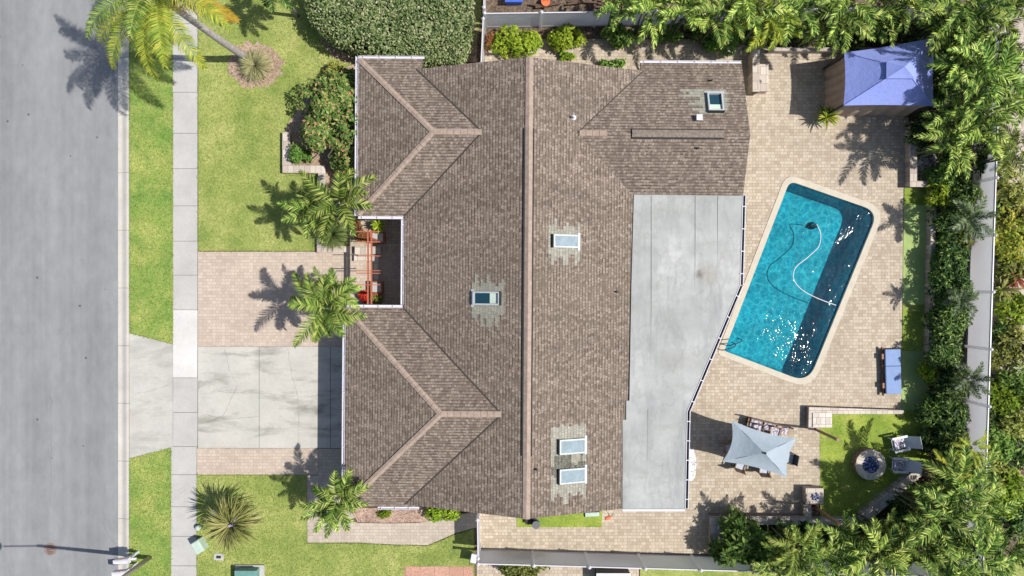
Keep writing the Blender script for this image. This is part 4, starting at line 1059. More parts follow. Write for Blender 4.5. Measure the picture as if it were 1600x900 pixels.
for m_ in (GAZ_BLUE, UMB):
    q_ = N(m_.node_tree); vv_ = q_.coord(); pb = m_.node_tree.nodes['Principled BSDF']
    hgt = q_.math('ADD', q_.noise(q_.mapping(vv_, (1, 1, 2)), 1.6, 4, .55, 1.2), q_.math('MULTIPLY', q_.noise(vv_, 7, 3, .6), .25))
    q_.l(q_.bump(hgt, .28, .1), pb.inputs['Normal'])
# piping along hips
for a_, b_ in zip(loc, inner): MB().tube([a_ + Vector((0, 0, .01)), a_.lerp(b_, .5) + Vector((0, 0, -.015)), b_ + Vector((0, 0, .01))], .015, 6).build('piping', GAZ_BLUE, gz)
mb = MB()
for i in range(4):
    a_, b_ = inner[i] + Vector((0, 0, -.01)), inner[(i + 1) % 4] + Vector((0, 0, -.01)); mb.tube([a_, b_], .03, 6)
mb.build('vent_frame', BLACK, gz)
for q in loc: MB().box((q.x * .96, q.y * .96, ZG / 2), (.09, .09, ZG)).build('post', BLACK, gz)
# curtains: wavy cloth
for i in range(4):
    a_, b_ = loc[i] * 1.0, loc[(i + 1) % 4] * 1.0; a_ = a_.copy(); b_ = b_.copy()
    vs, fs = [], []; K = 60
    for z_, kk in ((2.3, .93), (1.5, .90), (.8, .92), (.08, .955)):
        for k in range(K + 1):
            u_ = k / K; q = a_.lerp(b_, u_); q = q + (-q).normalized() * 0
            nrm_ = Vector(((b_ - a_).y, -(b_ - a_).x, 0)).normalized()
            wv = math.sin(u_ * 34 + i) * .035 + math.sin(u_ * 13) * .02 - .12 * 4 * u_ * (1 - u_) * (1 if z_ > 1 else .2)
            vs.append(Vector((q.x * kk, q.y * kk, z_)) + nrm_ * wv * (-1 if nrm_.dot(q) < 0 else 1))
    for r_ in range(3):
        for k in range(K): i0 = r_ * (K + 1) + k; fs.append((i0, i0 + 1, i0 + K + 2, i0 + K + 1))
    MB().add(vs, fs).build('curtain', GAZ_TAN, gz, smooth=True)

# ================================================================== UMBRELLA + DINING SET
ZU = 2.25
uc = [at(1143, 657, ZU), at(1245, 685, ZU), at(1229, 746, ZU), at(1129, 721, ZU)]
ucen = sum(uc, Vector()) / 4; um = thing('patio_umbrella', 'pale blue-grey square patio umbrella with swept corners over the dining set', 'umbrella', (ucen.x, ucen.y, 0))
loc = [Vector((p.x - ucen.x, p.y - ucen.y, ZU)) for p in uc]
vs, fs = canopy(loc, ZU + .75, .08, .13, crown=.14); MB().add(vs, fs).build('canopy', UMB, um)
MB().tube([(0, 0, .05), (0, 0, ZU + .82)], .03, 10).build('pole', STEEL, um)
mb = MB()
for q in loc: mb.tube([q * .97 + Vector((0, 0, .03)), Vector((0, 0, ZU + .66))], .012, 6)
mb.build('rib', BLACK, um)
MB().lathe((0, 0, .05), [(.3, 0), (.3, .06), (.06, .1), (.05, .3)], 20).build('base', BLACK, um)
mb = MB().lathe((0, 0, ZU + .74), [(.05, 0), (.06, .04), (.02, .1)], 10); mb.build('finial', BLACK, um)
tb = thing('dining_table', 'dark outdoor dining table under the pale umbrella', 'table', at(1184, 700, .05), R(-12))
MB().box((0, 0, .73), (1.9, 1.1, .04)).build('tabletop', WOOD_DK, tb, bevel=.01)
for sx in (-.85, .85):
    for sy in (-.45, .45): MB().box((sx, sy, .36), (.06, .06, .71)).build('leg', BLACK, tb)
def patio_chair(label, px, py, rz, cush=CUSH_GREY, frame=WOOD, tall=False):
    r_ = thing('patio_chair', label, 'chair', at(px, py, .05), rz, 'chairs around the umbrella table')
    for sx, sy in ((-.24, -.25), (.24, -.25), (-.24, .25), (.24, .25)):
        MB().box((sx, sy, .3 if sx > 0 else .3), (.045, .045, .6)).build('leg', frame, r_)
    MB().box((0, 0, .42), (.54, .54, .04)).build('seat', frame, r_)
    for sy in (-.27, .27): MB().box((0, sy, .62), (.56, .05, .035)).build('armrest', frame, r_)
    MB().box((-.28, 0, .68), (.04, .52, .5), M=Matrix.Rotation(-.2, 4, 'Y')).build('backrest', frame, r_)
    MB().box((.01, 0, .48), (.5, .48, .09)).build('cushion', cush, r_, bevel=.03)
    return r_
patio_chair('wooden patio chair with pale cushion poking out left of the umbrella', 1136, 697, R(15))
patio_chair('dark patio chair under the lower left umbrella corner', 1152, 722, R(70), CUSH_GREY, WOOD_DK)
patio_chair('dark patio chair half hidden below the umbrella', 1188, 728, R(85), CUSH_GREY, WOOD_DK)
patio_chair('wooden patio chair with patterned cushion, left of two above the umbrella', 1178, 668, R(-100), PRINT, WOOD_DK)
patio_chair('wooden patio chair with patterned cushion, right of two above the umbrella', 1205, 672, R(-100), PRINT, WOOD)
patio_chair('dark patio chair peeking out at the right edge of the umbrella', 1226, 712, R(170), CUSH_GREY, BLACK)
# low cushioned bench + cluttered shelf behind table
bn = thing('bench', 'narrow wooden bench with patterned cushions above the umbrella', 'bench', at(1196, 664, .05), R(-14))
MB().box((0, 0, .42), (2.2, .42, .05)).build('seat', WOOD, bn)
for sx in (-1, 1): MB().box((sx, 0, .2), (.06, .38, .4)).build('leg', WOOD_DK, bn)
MB().box((0, .24, .62), (2.2, .05, .4)).build('backrest', WOOD_DK, bn)
for k in range(3): MB().box((-.7 + k * .7, 0, .49), (.6, .38, .1)).build('cushion', PRINT, bn, bevel=.03)

# ================================================================== PERGOLA + ENTRY
zp = 2.35
pg = thing('pergola', 'narrow red-brown timber pergola over the front entry walk', 'pergola')
for xa in (575, 580.5):
    a_ = at(xa, 360, zp); b_ = at(xa, 483, zp); c_ = (a_ + b_) / 2
    MB().box(c_, (.06, (a_ - b_).length, .14)).build('beam', WOOD_RED, pg)
for ya in (362, 378, 400, 423, 427, 445):
    a_ = at(556, ya, zp + .1); b_ = at(594, ya, zp + .1); MB().box((a_ + b_) / 2, ((b_ - a_).length, .04, .08)).build('crossbar', WOOD_RED, pg)
for ya in (372, 460):
    a_ = at(577.5, ya, zp); MB().box((a_.x, a_.y, zp / 2 - .02), (.1, .1, zp - .14)).build('post', WOOD_RED, pg)
def planter_box(label, px, py, wx, wy, h=.5, mat=WOOD_RED):
    r_ = thing('planter_box', label, 'planter', at(px, py, .087))
    mb = MB()
    for sg in (-1, 1): mb.box((sg * (wx / 2 - .02), 0, h / 2), (.04, wy, h)); mb.box((0, sg * (wy / 2 - .02), h / 2 + .001), (wx - .08, .04, h))
    mb.box((0, 0, h * .4), (wx - .08, wy - .08, h * .75)); mb.build('box', mat, r_)
    return r_
r_ = planter_box('red wooden planter box under the upper end of the pergola', 592, 372, .75, .55)
MB().box((0, 0, .49), (.6, .42, .02)).build('soil', CONC, r_)
r_ = planter_box('red wooden planter box at the lower end of the pergola', 591, 449, .6, .6)
MB().box((0, 0, .49), (.48, .48, .02)).build('soil', CONC, r_)
def pot(label, px, py, r=.2, h=.35, mat=TERRA, z=.087):
    r_ = thing('plant_pot', label, 'plant pot', at(px, py, z))
    MB().lathe((0, 0, 0), [(r * .7, 0), (r, h * .9), (r * 1.1, h * .9), (r * 1.1, h), (r * .9, h), (r * .88, h * .9)], 18).build('pot', mat, r_)
    MB().lathe((0, 0, 0), [(r * .86, h * .85), (r * .5, h * .9)], 18).build('soil', SOIL, r_)
    return r_

# ================================================================== SMALL OBJECTS FRONT
# street lamp
sl = thing('street_lamp', 'tall tan street lamp post at the bottom of the verge, its shadow across the road', 'street lamp', at(234, 871, .08))
MB().tube([(0, 0, 0), (0, 0, 4), (0, 0, 7.9)], [.12, .10, .075], 12).build('pole', POLE, sl, smooth=True)
MB().tube([(0, 0, 7.75), (-.5, -.03, 8.05), (-1.6, -.05, 8.15)], .035, 8).build('arm', POLE, sl, smooth=True)
MB().lathe((-2.0, -.05, 8.1), [(.08, -.06), (.26, -.03), (.28, .02), (.2, .1), (.06, .16)], 16).build('lamp_head', CHAIRW, sl, smooth=True)
# mailboxes
def mailbox(label, px, py, rz):
    r_ = thing('mailbox', label, 'mailbox', at(px, py, .08), rz, 'white mailboxes at the kerb')
    MB().box((0, 0, .5), (.12, .12, 1.0)).build('post', WHITE, r_)
    mb = MB(); mb.box((.0, 0, 1.0), (.9, .1, .08)); mb.build('arm', WHITE, r_)
    prof = [(-.14, 0), (.14, 0), (.14, .18)] + [(.14 * math.cos(q), .18 + .13 * math.sin(q)) for q in [math.pi * k / 8 for k in range(1, 8)]] + [(-.14, .18)]
    k = len(prof); vs = [(-.5, y_, 1.05 + z_) for y_, z_ in prof] + [(.22, y_, 1.05 + z_) for y_, z_ in prof]
    MB().add(vs, [tuple(range(k)), tuple(range(k, 2 * k))[::-1]] + [(i, k + i, k + (i + 1) % k, (i + 1) % k) for i in range(k)]).build('box', WHITE, r_)
    MB().box((-.51, 0, 1.2), (.02, .26, .28)).build('door', WHITE, r_)
    MB().box((-.1, .155, 1.3), (.04, .015, .2)).build('flag', ORANGE, r_)
    return r_
mailbox('white kerbside mailbox beside the street lamp, upper of two', 216, 862, R(6)); mailbox('white kerbside mailbox beside the street lamp, lower one at the picture edge', 214, 880, R(6))
# manhole
mh = thing('manhole_cover', 'round rusty manhole cover in the road near the lamp shadow', 'manhole', at(79, 858, .012))
MB().lathe((0, 0, 0), [(.33, 0), (.33, .006), (.30, .009)], 32).build('cover', RUST, mh)
mb = MB()
for k in range(5): mb.box((0, -.2 + k * .1, .012), (.42 - abs(k - 2) * .07, .025, .006))
mb.build('grip_bar', BLACK, mh)
# utility pedestal
up_ = thing('utility_pedestal', 'pale green plastic utility box beside the sidewalk', 'utility box', at(317, 848, .09), R(30))
MB().box((0, 0, .28), (.42, .62, .56)).build('body', UTIL, up_, bevel=.04); MB().box((0, 0, .60), (.48, .68, .12), taper=.9).build('lid', UTIL, up_, bevel=.03)
up2 = thing('round_pedestal', 'tiny round pale green utility post beside the spiky yellow plant', 'utility cap', at(312, 823, .09))
MB().lathe((0, 0, 0), [(.13, 0), (.14, .25), (.08, .32)], 16).build('cap', UTIL, up2, smooth=True)
MB().lathe((0, 0, 0), [(.16, 0), (.16, .03)], 16).build('collar', BLACK, up2)
sg_ = thing('meter_cover', 'small pale rectangular meter cover in the bottom lawn', 'meter cover', at(342, 870, .09), R(-4))
MB().box((0, 0, .015), (.5, .34, .03)).build('frame', CONC, sg_, bevel=.01); MB().box((0, 0, .035), (.24, .14, .012)).build('lid', BLACK, sg_)
tf = thing('transformer_box', 'teal green metal transformer box at the bottom picture edge', 'transformer', at(391, 894, .09))
MB().box((0, -.15, .3), (1.05, .9, .6)).build('body', UTIL_DK, tf, bevel=.02); MB().box((0, -.15, .62), (1.12, .98, .06)).build('lid', UTIL_DK, tf, bevel=.02)
MB().box((0, -.2, .05), (1.5, 1.2, .1)).build('pad', CONC, tf)
# landscape bits at side yard
hr = thing('hose_reel', 'round grey hose reel against the lower house wall on the turf strip', 'hose reel', at(837, 815, .07))
mb = MB()
for z_ in (.12, .5): mb.lathe((0, 0, z_), [(.2, 0), (.2, .03)], 24)
mb.lathe((0, 0, .13), [(.06, 0), (.06, .37)], 14); mb.build('drum', simple('grey_plastic', (.12, .13, .14), .6), hr)
mb = MB()
for k in range(5): mb.tube([((.15) * math.cos(q), .15 * math.sin(q), .18 + k * .06) for q in [2 * math.pi * j / 16 for j in range(17)]], .025, 6, cap=False)
mb.build('hose', BLACK, hr); MB().box((-.3, .1, .1), (.5, .3, .2)).build('frame', BLACK, hr)
bx_ = thing('irrigation_box', 'flat pale teal plastic lid beside the turf strip and patio roof', 'lid', at(925, 803, .07), R(3))
MB().box((0, 0, .06), (.75, .22, .12)).build('lid', UTIL, bx_, bevel=.03); MB().box((0, 0, .02), (.8, .26, .04)).build('rim', BLACK, bx_)
dp = thing('dustpan', 'small orange-red long-handled scoop lying by the side yard paving', 'scoop', at(950, 809, .05), R(25))
MB().box((0, 0, .04), (.3, .16, .05), taper=.8).build('pan', ORANGE, dp); MB().tube([(.14, 0, .05), (.3, .12, .3), (.33, .3, .45)], .012, 6).build('handle', BLACK, dp)
cr = thing('folding_lounger', 'small white framed chair outside the side fence above the bottom edge', 'chair', at(741, 868, .09), R(80))
for k in range(4): MB().box((-.18 + (k % 2) * .36, -.12 + (k // 2) * .24, .2), (.03, .03, .4)).build('leg', WHITE, cr)
MB().box((0, 0, .4), (.45, .3, .03)).build('seat', WHITE, cr); MB().box((0, .18, .55), (.45, .03, .35)).build('backrest', BLACK, cr)
# planter by pillar top
# neighbour clutter above the top fence
rg = random.Random(12)
tub = thing('storage_tub', 'blue plastic storage tub beyond the top fence', 'tub', at(803, 1, .03))
MB().box((0, 0, .25), (.8, .5, .5), taper=1.1).build('tub', TUBBLUE, tub, bevel=.03); MB().box((0, 0, .51), (.92, .6, .05)).build('lid', TUBBLUE, tub)
tub = thing('toy_bucket', 'orange bucket beyond the top fence near the blue tub', 'bucket', at(852, 7, .03))
MB().lathe((0, 0, 0), [(.15, 0), (.21, .35), (.23, .36), (.19, .36)], 18).build('bucket', ORANGE, tub); MB().tube([(-.2, 0, .34), (0, .05, .5), (.2, 0, .34)], .008, 5).build('handle', BLACK, tub)
lp = MB()
for i in range(26):
    a0 = rg.uniform(0, 3.14); lp.box((rg.uniform(-2.8, 2.8), rg.uniform(-.25, .35), .08 + rg.uniform(0, .2)), (rg.uniform(.5, 1.6), .1, .05), rg.uniform(-.2, .2) if rg.random() < .7 else a0)
o = lp.build('timber_pile', WOOD_DK); o.location = at(925, 9, .03); tag(o, 'pile of dark weathered boards beyond the top fence', 'timber pile')
gr_ = thing('air_conditioner', 'dark grey cabinet beyond the bottom fence under the yellow-green bush', 'cabinet', at(955, 898, .03))
MB().box((0, 0, .4), (1.7, .8, .8)).build('body', BLACK, gr_, bevel=.02); MB().box((0, 0, .82), (1.75, .85, .04)).build('lid', CHAIRW, gr_)

# ================================================================== PLANTS
def frond(rg, L, el, droop, nl, ll, lw, vee=.5, hang=.6, fwd=.7, rw=.02, curl=0.0):
    """one feather frond leaving the origin along +x; returns verts, faces"""
    pts = []; x = z = y = 0.0; K = 14; a = el
    for i in range(K + 1):
        pts.append(Vector((x, y, z))); t = i / K
        ang = el - droop * t ** 1.3; az = curl * t
        st_ = L / K; x += st_ * math.cos(ang) * math.cos(az); y += st_ * math.cos(ang) * math.sin(az); z += st_ * math.sin(ang)
    V_, F_ = [], []
    # rachis: thin three sided
    for i, p in enumerate(pts):
        w_ = rw * (1 - .8 * i / K); V_ += [p + Vector((0, w_, 0)), p + Vector((0, -w_, 0)), p + Vector((0, 0, -w_))]
    for i in range(K):
        b = 3 * i; F_ += [(b, b + 3, b + 4, b + 1), (b + 1, b + 4, b + 5, b + 2), (b + 2, b + 5, b + 3, b)]
    for i in range(nl):
        t = .14 + .86 * (i + rg.uniform(-.3, .3)) / nl; t = min(max(t, .1), .999)
        k = t * K; j = min(int(k), K - 1); p = pts[j].lerp(pts[j + 1], k - j); tg = (pts[j + 1] - pts[j]).normalized()
        prof = (math.sin(math.pi * min(1, (.12 + t * .88))) ** .6) if t > .12 else .4
        prof = max(prof, .30)
        sdv = Vector((-tg.y, tg.x, 0)).normalized(); upv = tg.cross(sdv); upv = upv if upv.z > 0 else -upv
        for sg in (-1, 1):
            l_ = ll * prof * rg.uniform(.8, 1.15); f_ = fwd * (0.75 + .7 * t) * rg.uniform(.75, 1.25)
            d0 = (sdv * sg + tg * f_ + upv * vee * rg.uniform(.4, 1.4)).normalized()
            d1 = (d0 + Vector((0, 0, -hang * rg.uniform(.5, 1.5)))).normalized()
            q1 = p + d0 * l_ * .5; q2 = q1 + d1 * l_ * .55
            wv = tg.cross(d0).cross(d0); wv = (tg - d0 * tg.dot(d0)); wv = wv.normalized() if wv.length > 1e-4 else upv
            wv = (wv + upv * rg.uniform(-.5, .5)).normalized() * lw
            b = len(V_); V_ += [p + wv * .25, p - wv * .25, q1 + wv * .5, q1 - wv * .5, q2]
            F_ += [(b, b + 2, b + 3, b + 1), (b + 2, b + 4, b + 3)]
    return V_, F_
def merge(parts):
    V_, F_ = [], []
    for v_, f_ in parts:
        k = len(V_); V_ += v_; F_ += [tuple(i + k for i in f) for f in f_]
    return V_, F_
def xf(vf, M): return [M @ v_ for v_ in vf[0]], vf[1]
def mesh_of(name, vf, mat):
    me = bpy.data.meshes.new(name); me.from_pydata([tuple(v_) for v_ in vf[0]], [], vf[1]); me.materials.append(mat); return me
def crown_mesh(name, seed, nf, L, mat, ll=.42, lw=.05, nl=34, spread=(.1, 1.2), droop=1.3, stems=1, stemr=.0, hang=.6, vee=.5, fwd=.7):
    rg = random.Random(seed); parts = []
    for s_ in range(stems):
        a_ = 2 * math.pi * s_ / stems + rg.uniform(-.3, .3); rr = stemr * (0 if stems == 1 else rg.uniform(.5, 1.1)); dz = rg.uniform(-.5, .35) if stems > 1 else 0
        ox, oy = rr * math.cos(a_), rr * math.sin(a_)
        for k in range(nf):
            az = 2 * math.pi * (k * .381966 * 2.618) if False else 2.39996 * k + rg.uniform(-.35, .35) + s_
            t = (k + .5) / nf; el = spread[1] + (spread[0] - spread[1]) * t + rg.uniform(-.15, .15)
            lg = L * rg.uniform(.75, 1.1) * (.75 + .35 * math.sin(math.pi * min(t + .2, 1)))
            v_f = frond(rg, lg, el, droop * rg.uniform(.8, 1.2), nl, ll, lw, vee=vee, hang=hang, fwd=fwd, curl=rg.uniform(-.35, .35), rw=.018)
            M = Matrix.Translation((ox, oy, dz)) @ Matrix.Rotation(az, 4, 'Z') @ Matrix.Rotation(rg.uniform(-.4, .4), 4, 'X')
            parts.append(xf(v_f, M))
    return mesh_of(name, merge(parts), mat)
def add_mesh(name, me, parent, loc=(0, 0, 0), rot=(0, 0, 0), sc_=1.0):
    o = bpy.data.objects.new(name, me); COL.objects.link(o); o.parent = parent; o.location = loc; o.rotation_euler = rot; o.scale = (sc_,) * 3 if not isinstance(sc_, tuple) else sc_
    return o
def leaf_cloud(name, seed, n_, rad, mat, size=.12, asp=.5, lumps=14, shell=.35, flat=.0, up=.6, lumpr=(.28, .5), rosette=0, low=-.3, box=None):
    """leaves on lumpy ellipsoid radii rad; centred at mid height"""
    r = np.random.default_rng(seed); rx, ry, rz_ = rad
    # lumps on ellipsoid
    a_ = r.uniform(0, 2 * np.pi, lumps); cz = r.uniform(low, .75, lumps); q = np.sqrt(1 - cz ** 2) * r.uniform(.35, .78, lumps)
    C = np.stack([np.cos(a_) * q, np.sin(a_) * q, cz * .7], 1); C[0] = (0, 0, .35)
    if box: 
        C[:, 0] = r.uniform(-.8, .8, lumps); C[:, 1] = r.uniform(-.7, .7, lumps); C[:, 2] = r.uniform(-.2, .45, lumps)
    lr = r.uniform(*lumpr, lumps)
    if rosette: n0 = n_ // rosette
    else: n0 = n_
    k = r.integers(0, lumps, n0)
    d_ = r.normal(size=(n0, 3)); d_[:, 2] = np.abs(d_[:, 2]) * (1 if up > .5 else .6) - .25 ; d_ /= np.linalg.norm(d_, axis=1)[:, None]
    rr = 1 - shell * r.random(n0) ** 1.5
    Pn = C[k] + d_ * (lr[k] * rr)[:, None]
    P = Pn * np.array([rx, ry, rz_])
    nrm = d_ + np.array([0, 0, up]); nrm /= np.linalg.norm(nrm, axis=1)[:, None]
    if rosette:
        P = np.repeat(P, rosette, 0); nrm0 = np.repeat(nrm, rosette, 0)
        t = r.normal(size=(len(P), 3)); t -= nrm0 * (t * nrm0).sum(1)[:, None]; t /= np.linalg.norm(t, axis=1)[:, None]
        t = t + nrm0 * r.uniform(-.15, .5, (len(P), 1)); t /= np.linalg.norm(t, axis=1)[:, None]
        nrm = nrm0 + r.normal(size=P.shape) * .2
        base = P
    else:
        nrm = nrm + r.normal(size=P.shape) * .55; nrm /= np.linalg.norm(nrm, axis=1)[:, None]
        t = r.normal(size=P.shape); t -= nrm * (t * nrm).sum(1)[:, None]; t /= np.linalg.norm(t, axis=1)[:, None]
        base = P
    b = np.cross(nrm, t); b /= np.linalg.norm(b, axis=1)[:, None]
    L = size * r.uniform(.6, 1.3, len(P))[:, None]; Wd = L * asp
    nn = np.cross(t, b)
    V_ = np.stack([base, base + t * L * .5 + b * Wd * .5 + nn * L * .06, base + t * L, base + t * L * .5 - b * Wd * .5 + nn * L * .06], 1).reshape(-1, 3)
    m_ = len(P); F_ = np.arange(m_ * 4).reshape(-1, 4)
    me = bpy.data.meshes.new(name); me.vertices.add(m_ * 4); me.vertices.foreach_set('co', V_.astype(np.float32).ravel())
    me.loops.add(m_ * 4); me.loops.foreach_set('vertex_index', F_.ravel().astype(np.int32))
    me.polygons.add(m_); me.polygons.foreach_set('loop_start', np.arange(0, m_ * 4, 4, dtype=np.int32)); me.polygons.foreach_set('loop_total', np.full(m_, 4, np.int32))
    me.update(calc_edges=True); me.validate(); me.materials.append(mat); return me
def branches(seed, rad, h0, k=7, r0=.04):
    """stem and limbs of a shrub, from the ground up into the crown (crown centre at h0)"""
    rg = random.Random(seed); mb = MB()
    for i in range(k):
        a_ = 2 * math.pi * i / k + rg.uniform(-.3, .3); q = rg.uniform(.4, .75); e = Vector((rad[0] * q * math.cos(a_), rad[1] * q * math.sin(a_), h0 + rad[2] * rg.uniform(0, .5)))
        mb.tube(spline([(0, 0, 0), e * .4 + Vector((0, 0, .05)), e], 3), [r0 * (1 - .11 * j) for j in range(7)], 6)
    return mb
SHR = {}
def shrub(label, px, py, rx, ry, h, mat, size=.12, asp=.5, dens=330, seed=1, name='shrub', cat='shrub', rosette=0, zc=.5, core=True, group=None, lumps=14, coremat=None, z0=.0, **kw):
    """px,py = photo position of the crown centre, rx,ry radii and h height in metres"""
    rad = (rx, ry, h * .62); zcen = h * .42
    base = at(px, py, h * .75)
    r_ = thing(name, label, cat, (base.x, base.y, z0), 0, group)
    n_ = int(dens * (rx * ry * math.pi + (rx + ry) * h * 1.5))
    me = leaf_cloud('foliage', seed, n_, rad, mat, size, asp, rosette=rosette, lumps=lumps, **kw)
    add_mesh('foliage', me, r_, (0, 0, zcen))
    branches(seed, rad, zcen, 7, .025 + .01 * h).build('branches', BARK, r_)
    return r_
simple_trunk = simple('green_stem', (.10, .12, .05), .7, .25, 5)
def areca(label, px, py, h, seed, v=0, sc_=1.0, mat=None, group='areca palms', name='areca_palm', stems_n=5, lean=(0, 0)):
    me = ARECA[v % len(ARECA)]
    c = at(px, py, h); r_ = thing(name, label, 'palm', (c.x, c.y, 0), 0, group)
    rg = random.Random(seed)
    cr_ = add_mesh('crown', me, r_, (0, 0, h - .6 * sc_), (0, 0, rg.uniform(0, 6.28)), sc_)
    if mat: 
        cr_.material_slots[0].link = 'OBJECT'; cr_.material_slots[0].material = mat
    mb = MB()
    for k in range(stems_n):
        a_ = 2 * math.pi * k / stems_n + rg.uniform(-.3, .3); q = .12 + rg.uniform(0, .1); e = .38 * sc_ * rg.uniform(.6, 1.1)
        mb.tube([(q * math.cos(a_), q * math.sin(a_), 0), (q * 1.6 * math.cos(a_), q * 1.6 * math.sin(a_), h * .5), (e * math.cos(a_), e * math.sin(a_), h - .5 * sc_)], [.055, .045, .035], 7)
    mb.build('trunk', simple_trunk, r_)
    return r_
# crown variants (shared meshes)
ARECA = [crown_mesh('crown', 11, 4, 2.2, L_PALM, .46, .055, 32, (.25, 1.15), 1.15, 4, .40, hang=.3, vee=.55, fwd=1.0),
         crown_mesh('crown', 12, 4, 2.35, L_PALM, .50, .058, 34, (.15, 1.1), 1.2, 4, .45, hang=.35, vee=.6, fwd=1.1),
         crown_mesh('crown', 13, 5, 2.1, L_PALM, .44, .055, 31, (.25, 1.2), 1.15, 3, .36, hang=.3, vee=.5, fwd=1.0),
         crown_mesh('crown', 14, 4, 2.5, L_PALM, .50, .058, 36, (.15, 1.05), 1.05, 4, .5, hang=.35, vee=.6, fwd=1.1)]
FROND_S = [crown_mesh('crown', 21, 15, 2.1, L_PALMG, .50, .045, 50, (0.05, 1.15), 1.2, hang=.4, vee=.4, fwd=.85), crown_mesh('crown', 22, 14, 1.95, L_PALMG, .47, .045, 48, (-.05, 1.1), 1.15, hang=.4, vee=.4, fwd=.85)]

# ---- the tall queen palm top left
qh = 8.7
bx0 = at(386, 91, .1); cx0 = at(244, -8, qh)
qp = thing('queen_palm', 'tall queen palm with pale trunk and yellow-green fronds over the sidewalk', 'palm', (bx0.x, bx0.y, .09))
top_ = Vector((cx0.x - bx0.x, cx0.y - bx0.y, qh - .09))
MB().tube(spline([(0, 0, 0), top_ * .33 + Vector((.1, -.1, 0)), top_ * .7 + Vector((.05, -.05, 0)), top_], 5), [.22] + [.19 - .0045 * i for i in range(15)], 14).build('trunk', TRUNK, qp, smooth=True)
rg = random.Random(77); yel, gold = [], []
azs = [(-120, .15), (-100, -.05), (-62, .0), (-75, .3), (-150, .1), (172, .2), (150, .3), (115, .2), (80, .3), (45, .2), (20, .1), (-25, .35), (-140, .5), (60, .7), (130, .8), (0, .8), (-90, .9)]
for i, (az, el) in enumerate(azs):
    fr_ = frond(rg, 3.65 * rg.uniform(.9, 1.08), el + .45, 1.7, 125, .62, .026, vee=.35, hang=.9, fwd=.6, rw=.035, curl=rg.uniform(-.3, .3))
    (gold if el >= .5 else yel).append(xf(fr_, Matrix.Translation(top_) @ Matrix.Rotation(R(az), 4, 'Z') @ Matrix.Rotation(rg.uniform(-.3, .3), 4, 'X')))
cme = mesh_of('crown', merge(yel), L_PALMY); add_mesh('crown', cme, qp)
add_mesh('inner_fronds', mesh_of('inner_fronds', merge(gold), L_PALMG), qp)
fr_ = frond(rg, 3.3, .3, 1.5, 100, .6, .03, vee=.2, hang=.8, rw=.035); 
add_mesh('golden_frond', mesh_of('golden_frond', xf(fr_, Matrix.Translation(top_ + Vector((0, 0, -.2))) @ Matrix.Rotation(R(-12), 4, 'Z')), L_GOLD), qp)['label'] = 'yellow and orange ageing frond'

# ---- entry palms
def small_palm(label, px, py, h, v, sc_, az, mat=None, name='palm_tree', leanto=None):
    c = at(px, py, h); r_ = thing(name, label, 'palm', (c.x, c.y, 0))
    cr_ = add_mesh('crown', FROND_S[v], r_, (0, 0, h), (0, 0, az), sc_)
    if mat: cr_.material_slots[0].link = 'OBJECT'; cr_.material_slots[0].material = mat
    MB().tube([(.0, 0, 0), (.04, .03, h * .5), (0, 0, h)], [.1, .085, .07], 10).build('trunk', TRUNK, r_, smooth=True)
    return r_
small_palm('green feather palm below the orange flowering shrub, leaning over the house gutter', 528, 316, 3.9, 0, .95, 1.2, L_PALM)
small_palm('feather palm on the left of the pair below the orange flowering shrub', 489, 330, 3.3, 1, .8, .3, L_PALM)
small_palm('bright green feather palm beside the front paver walk at the garage corner', 508, 482, 4.0, 0, .98, 2.9)
small_palm('bright green feather palm tucked below the red pergola', 524, 455, 3.4, 1, .72, .9)
small_palm('dark green feather palm at the lower front corner of the house', 528, 778, 3.3, 1, .86, 1.9, L_PALM)
small_palm('dark feather palm over the path at the lower house corner, leftmost of the pair', 512, 796, 2.6, 0, .62, .2, L_PALM)
# dark palm frond at the top edge
small_palm('dark feather palm peeking in at the top edge beside the clipped hedge', 428, -22, 3.6, 1, .8, .5, L_DARK)

# ---- grassy spikes
def spikes(label, px, py, n_, L, mat, wd, name, cat, h0=.1, el=(.2, 1.3), droop=1.0, seed=1, trunk=0.0, K=5, z0=.09):
    rg = random.Random(seed); V_, F_ = [], []
    for i in range(n_):
        az = rg.uniform(0, 6.283); e = rg.uniform(*el); l_ = L * rg.uniform(.7, 1.1); dr = droop * rg.uniform(.6, 1.3)
        p = Vector((0, 0, h0)); pts = [p.copy()]
        for k in range(K):
            ang = e - dr * (k / K) ** 1.2; p = p + Vector((math.cos(az) * math.cos(ang), math.sin(az) * math.cos(ang), math.sin(ang))) * l_ / K; pts.append(p.copy())
        sd_ = Vector((-math.sin(az), math.cos(az), 0)); b = len(V_)
        for k, q in enumerate(pts):
            w_ = wd * (.5 + 1.0 * math.sin(math.pi * min(1, .15 + k / K * .85))) * .6
            if k == K: w_ = wd * .03
            V_ += [q + sd_ * w_, q - sd_ * w_]
        for k in range(K): F_.append((b + 2 * k, b + 2 * k + 1, b + 2 * k + 3, b + 2 * k + 2))
    c = at(px, py, z0 + h0 + .2); r_ = thing(name, label, cat, (c.x, c.y, z0))
    add_mesh('leaves', mesh_of('leaves', (V_, F_), mat), r_)
    MB().lathe((0, 0, 0), [(.10, 0), (.12, h0 * .5), (.05, h0)], 10).build('stem', BARK, r_)
    return r_
yk = spikes('spiky yellow-green yucca with lilac flowers on the bottom lawn', 361, 818, 420, 1.6, L_SPIKE, .03, 'spiky_plant', 'spiky plant', 1.75, (-.3, 1.4), 1.2, 4)
rg = random.Random(3)
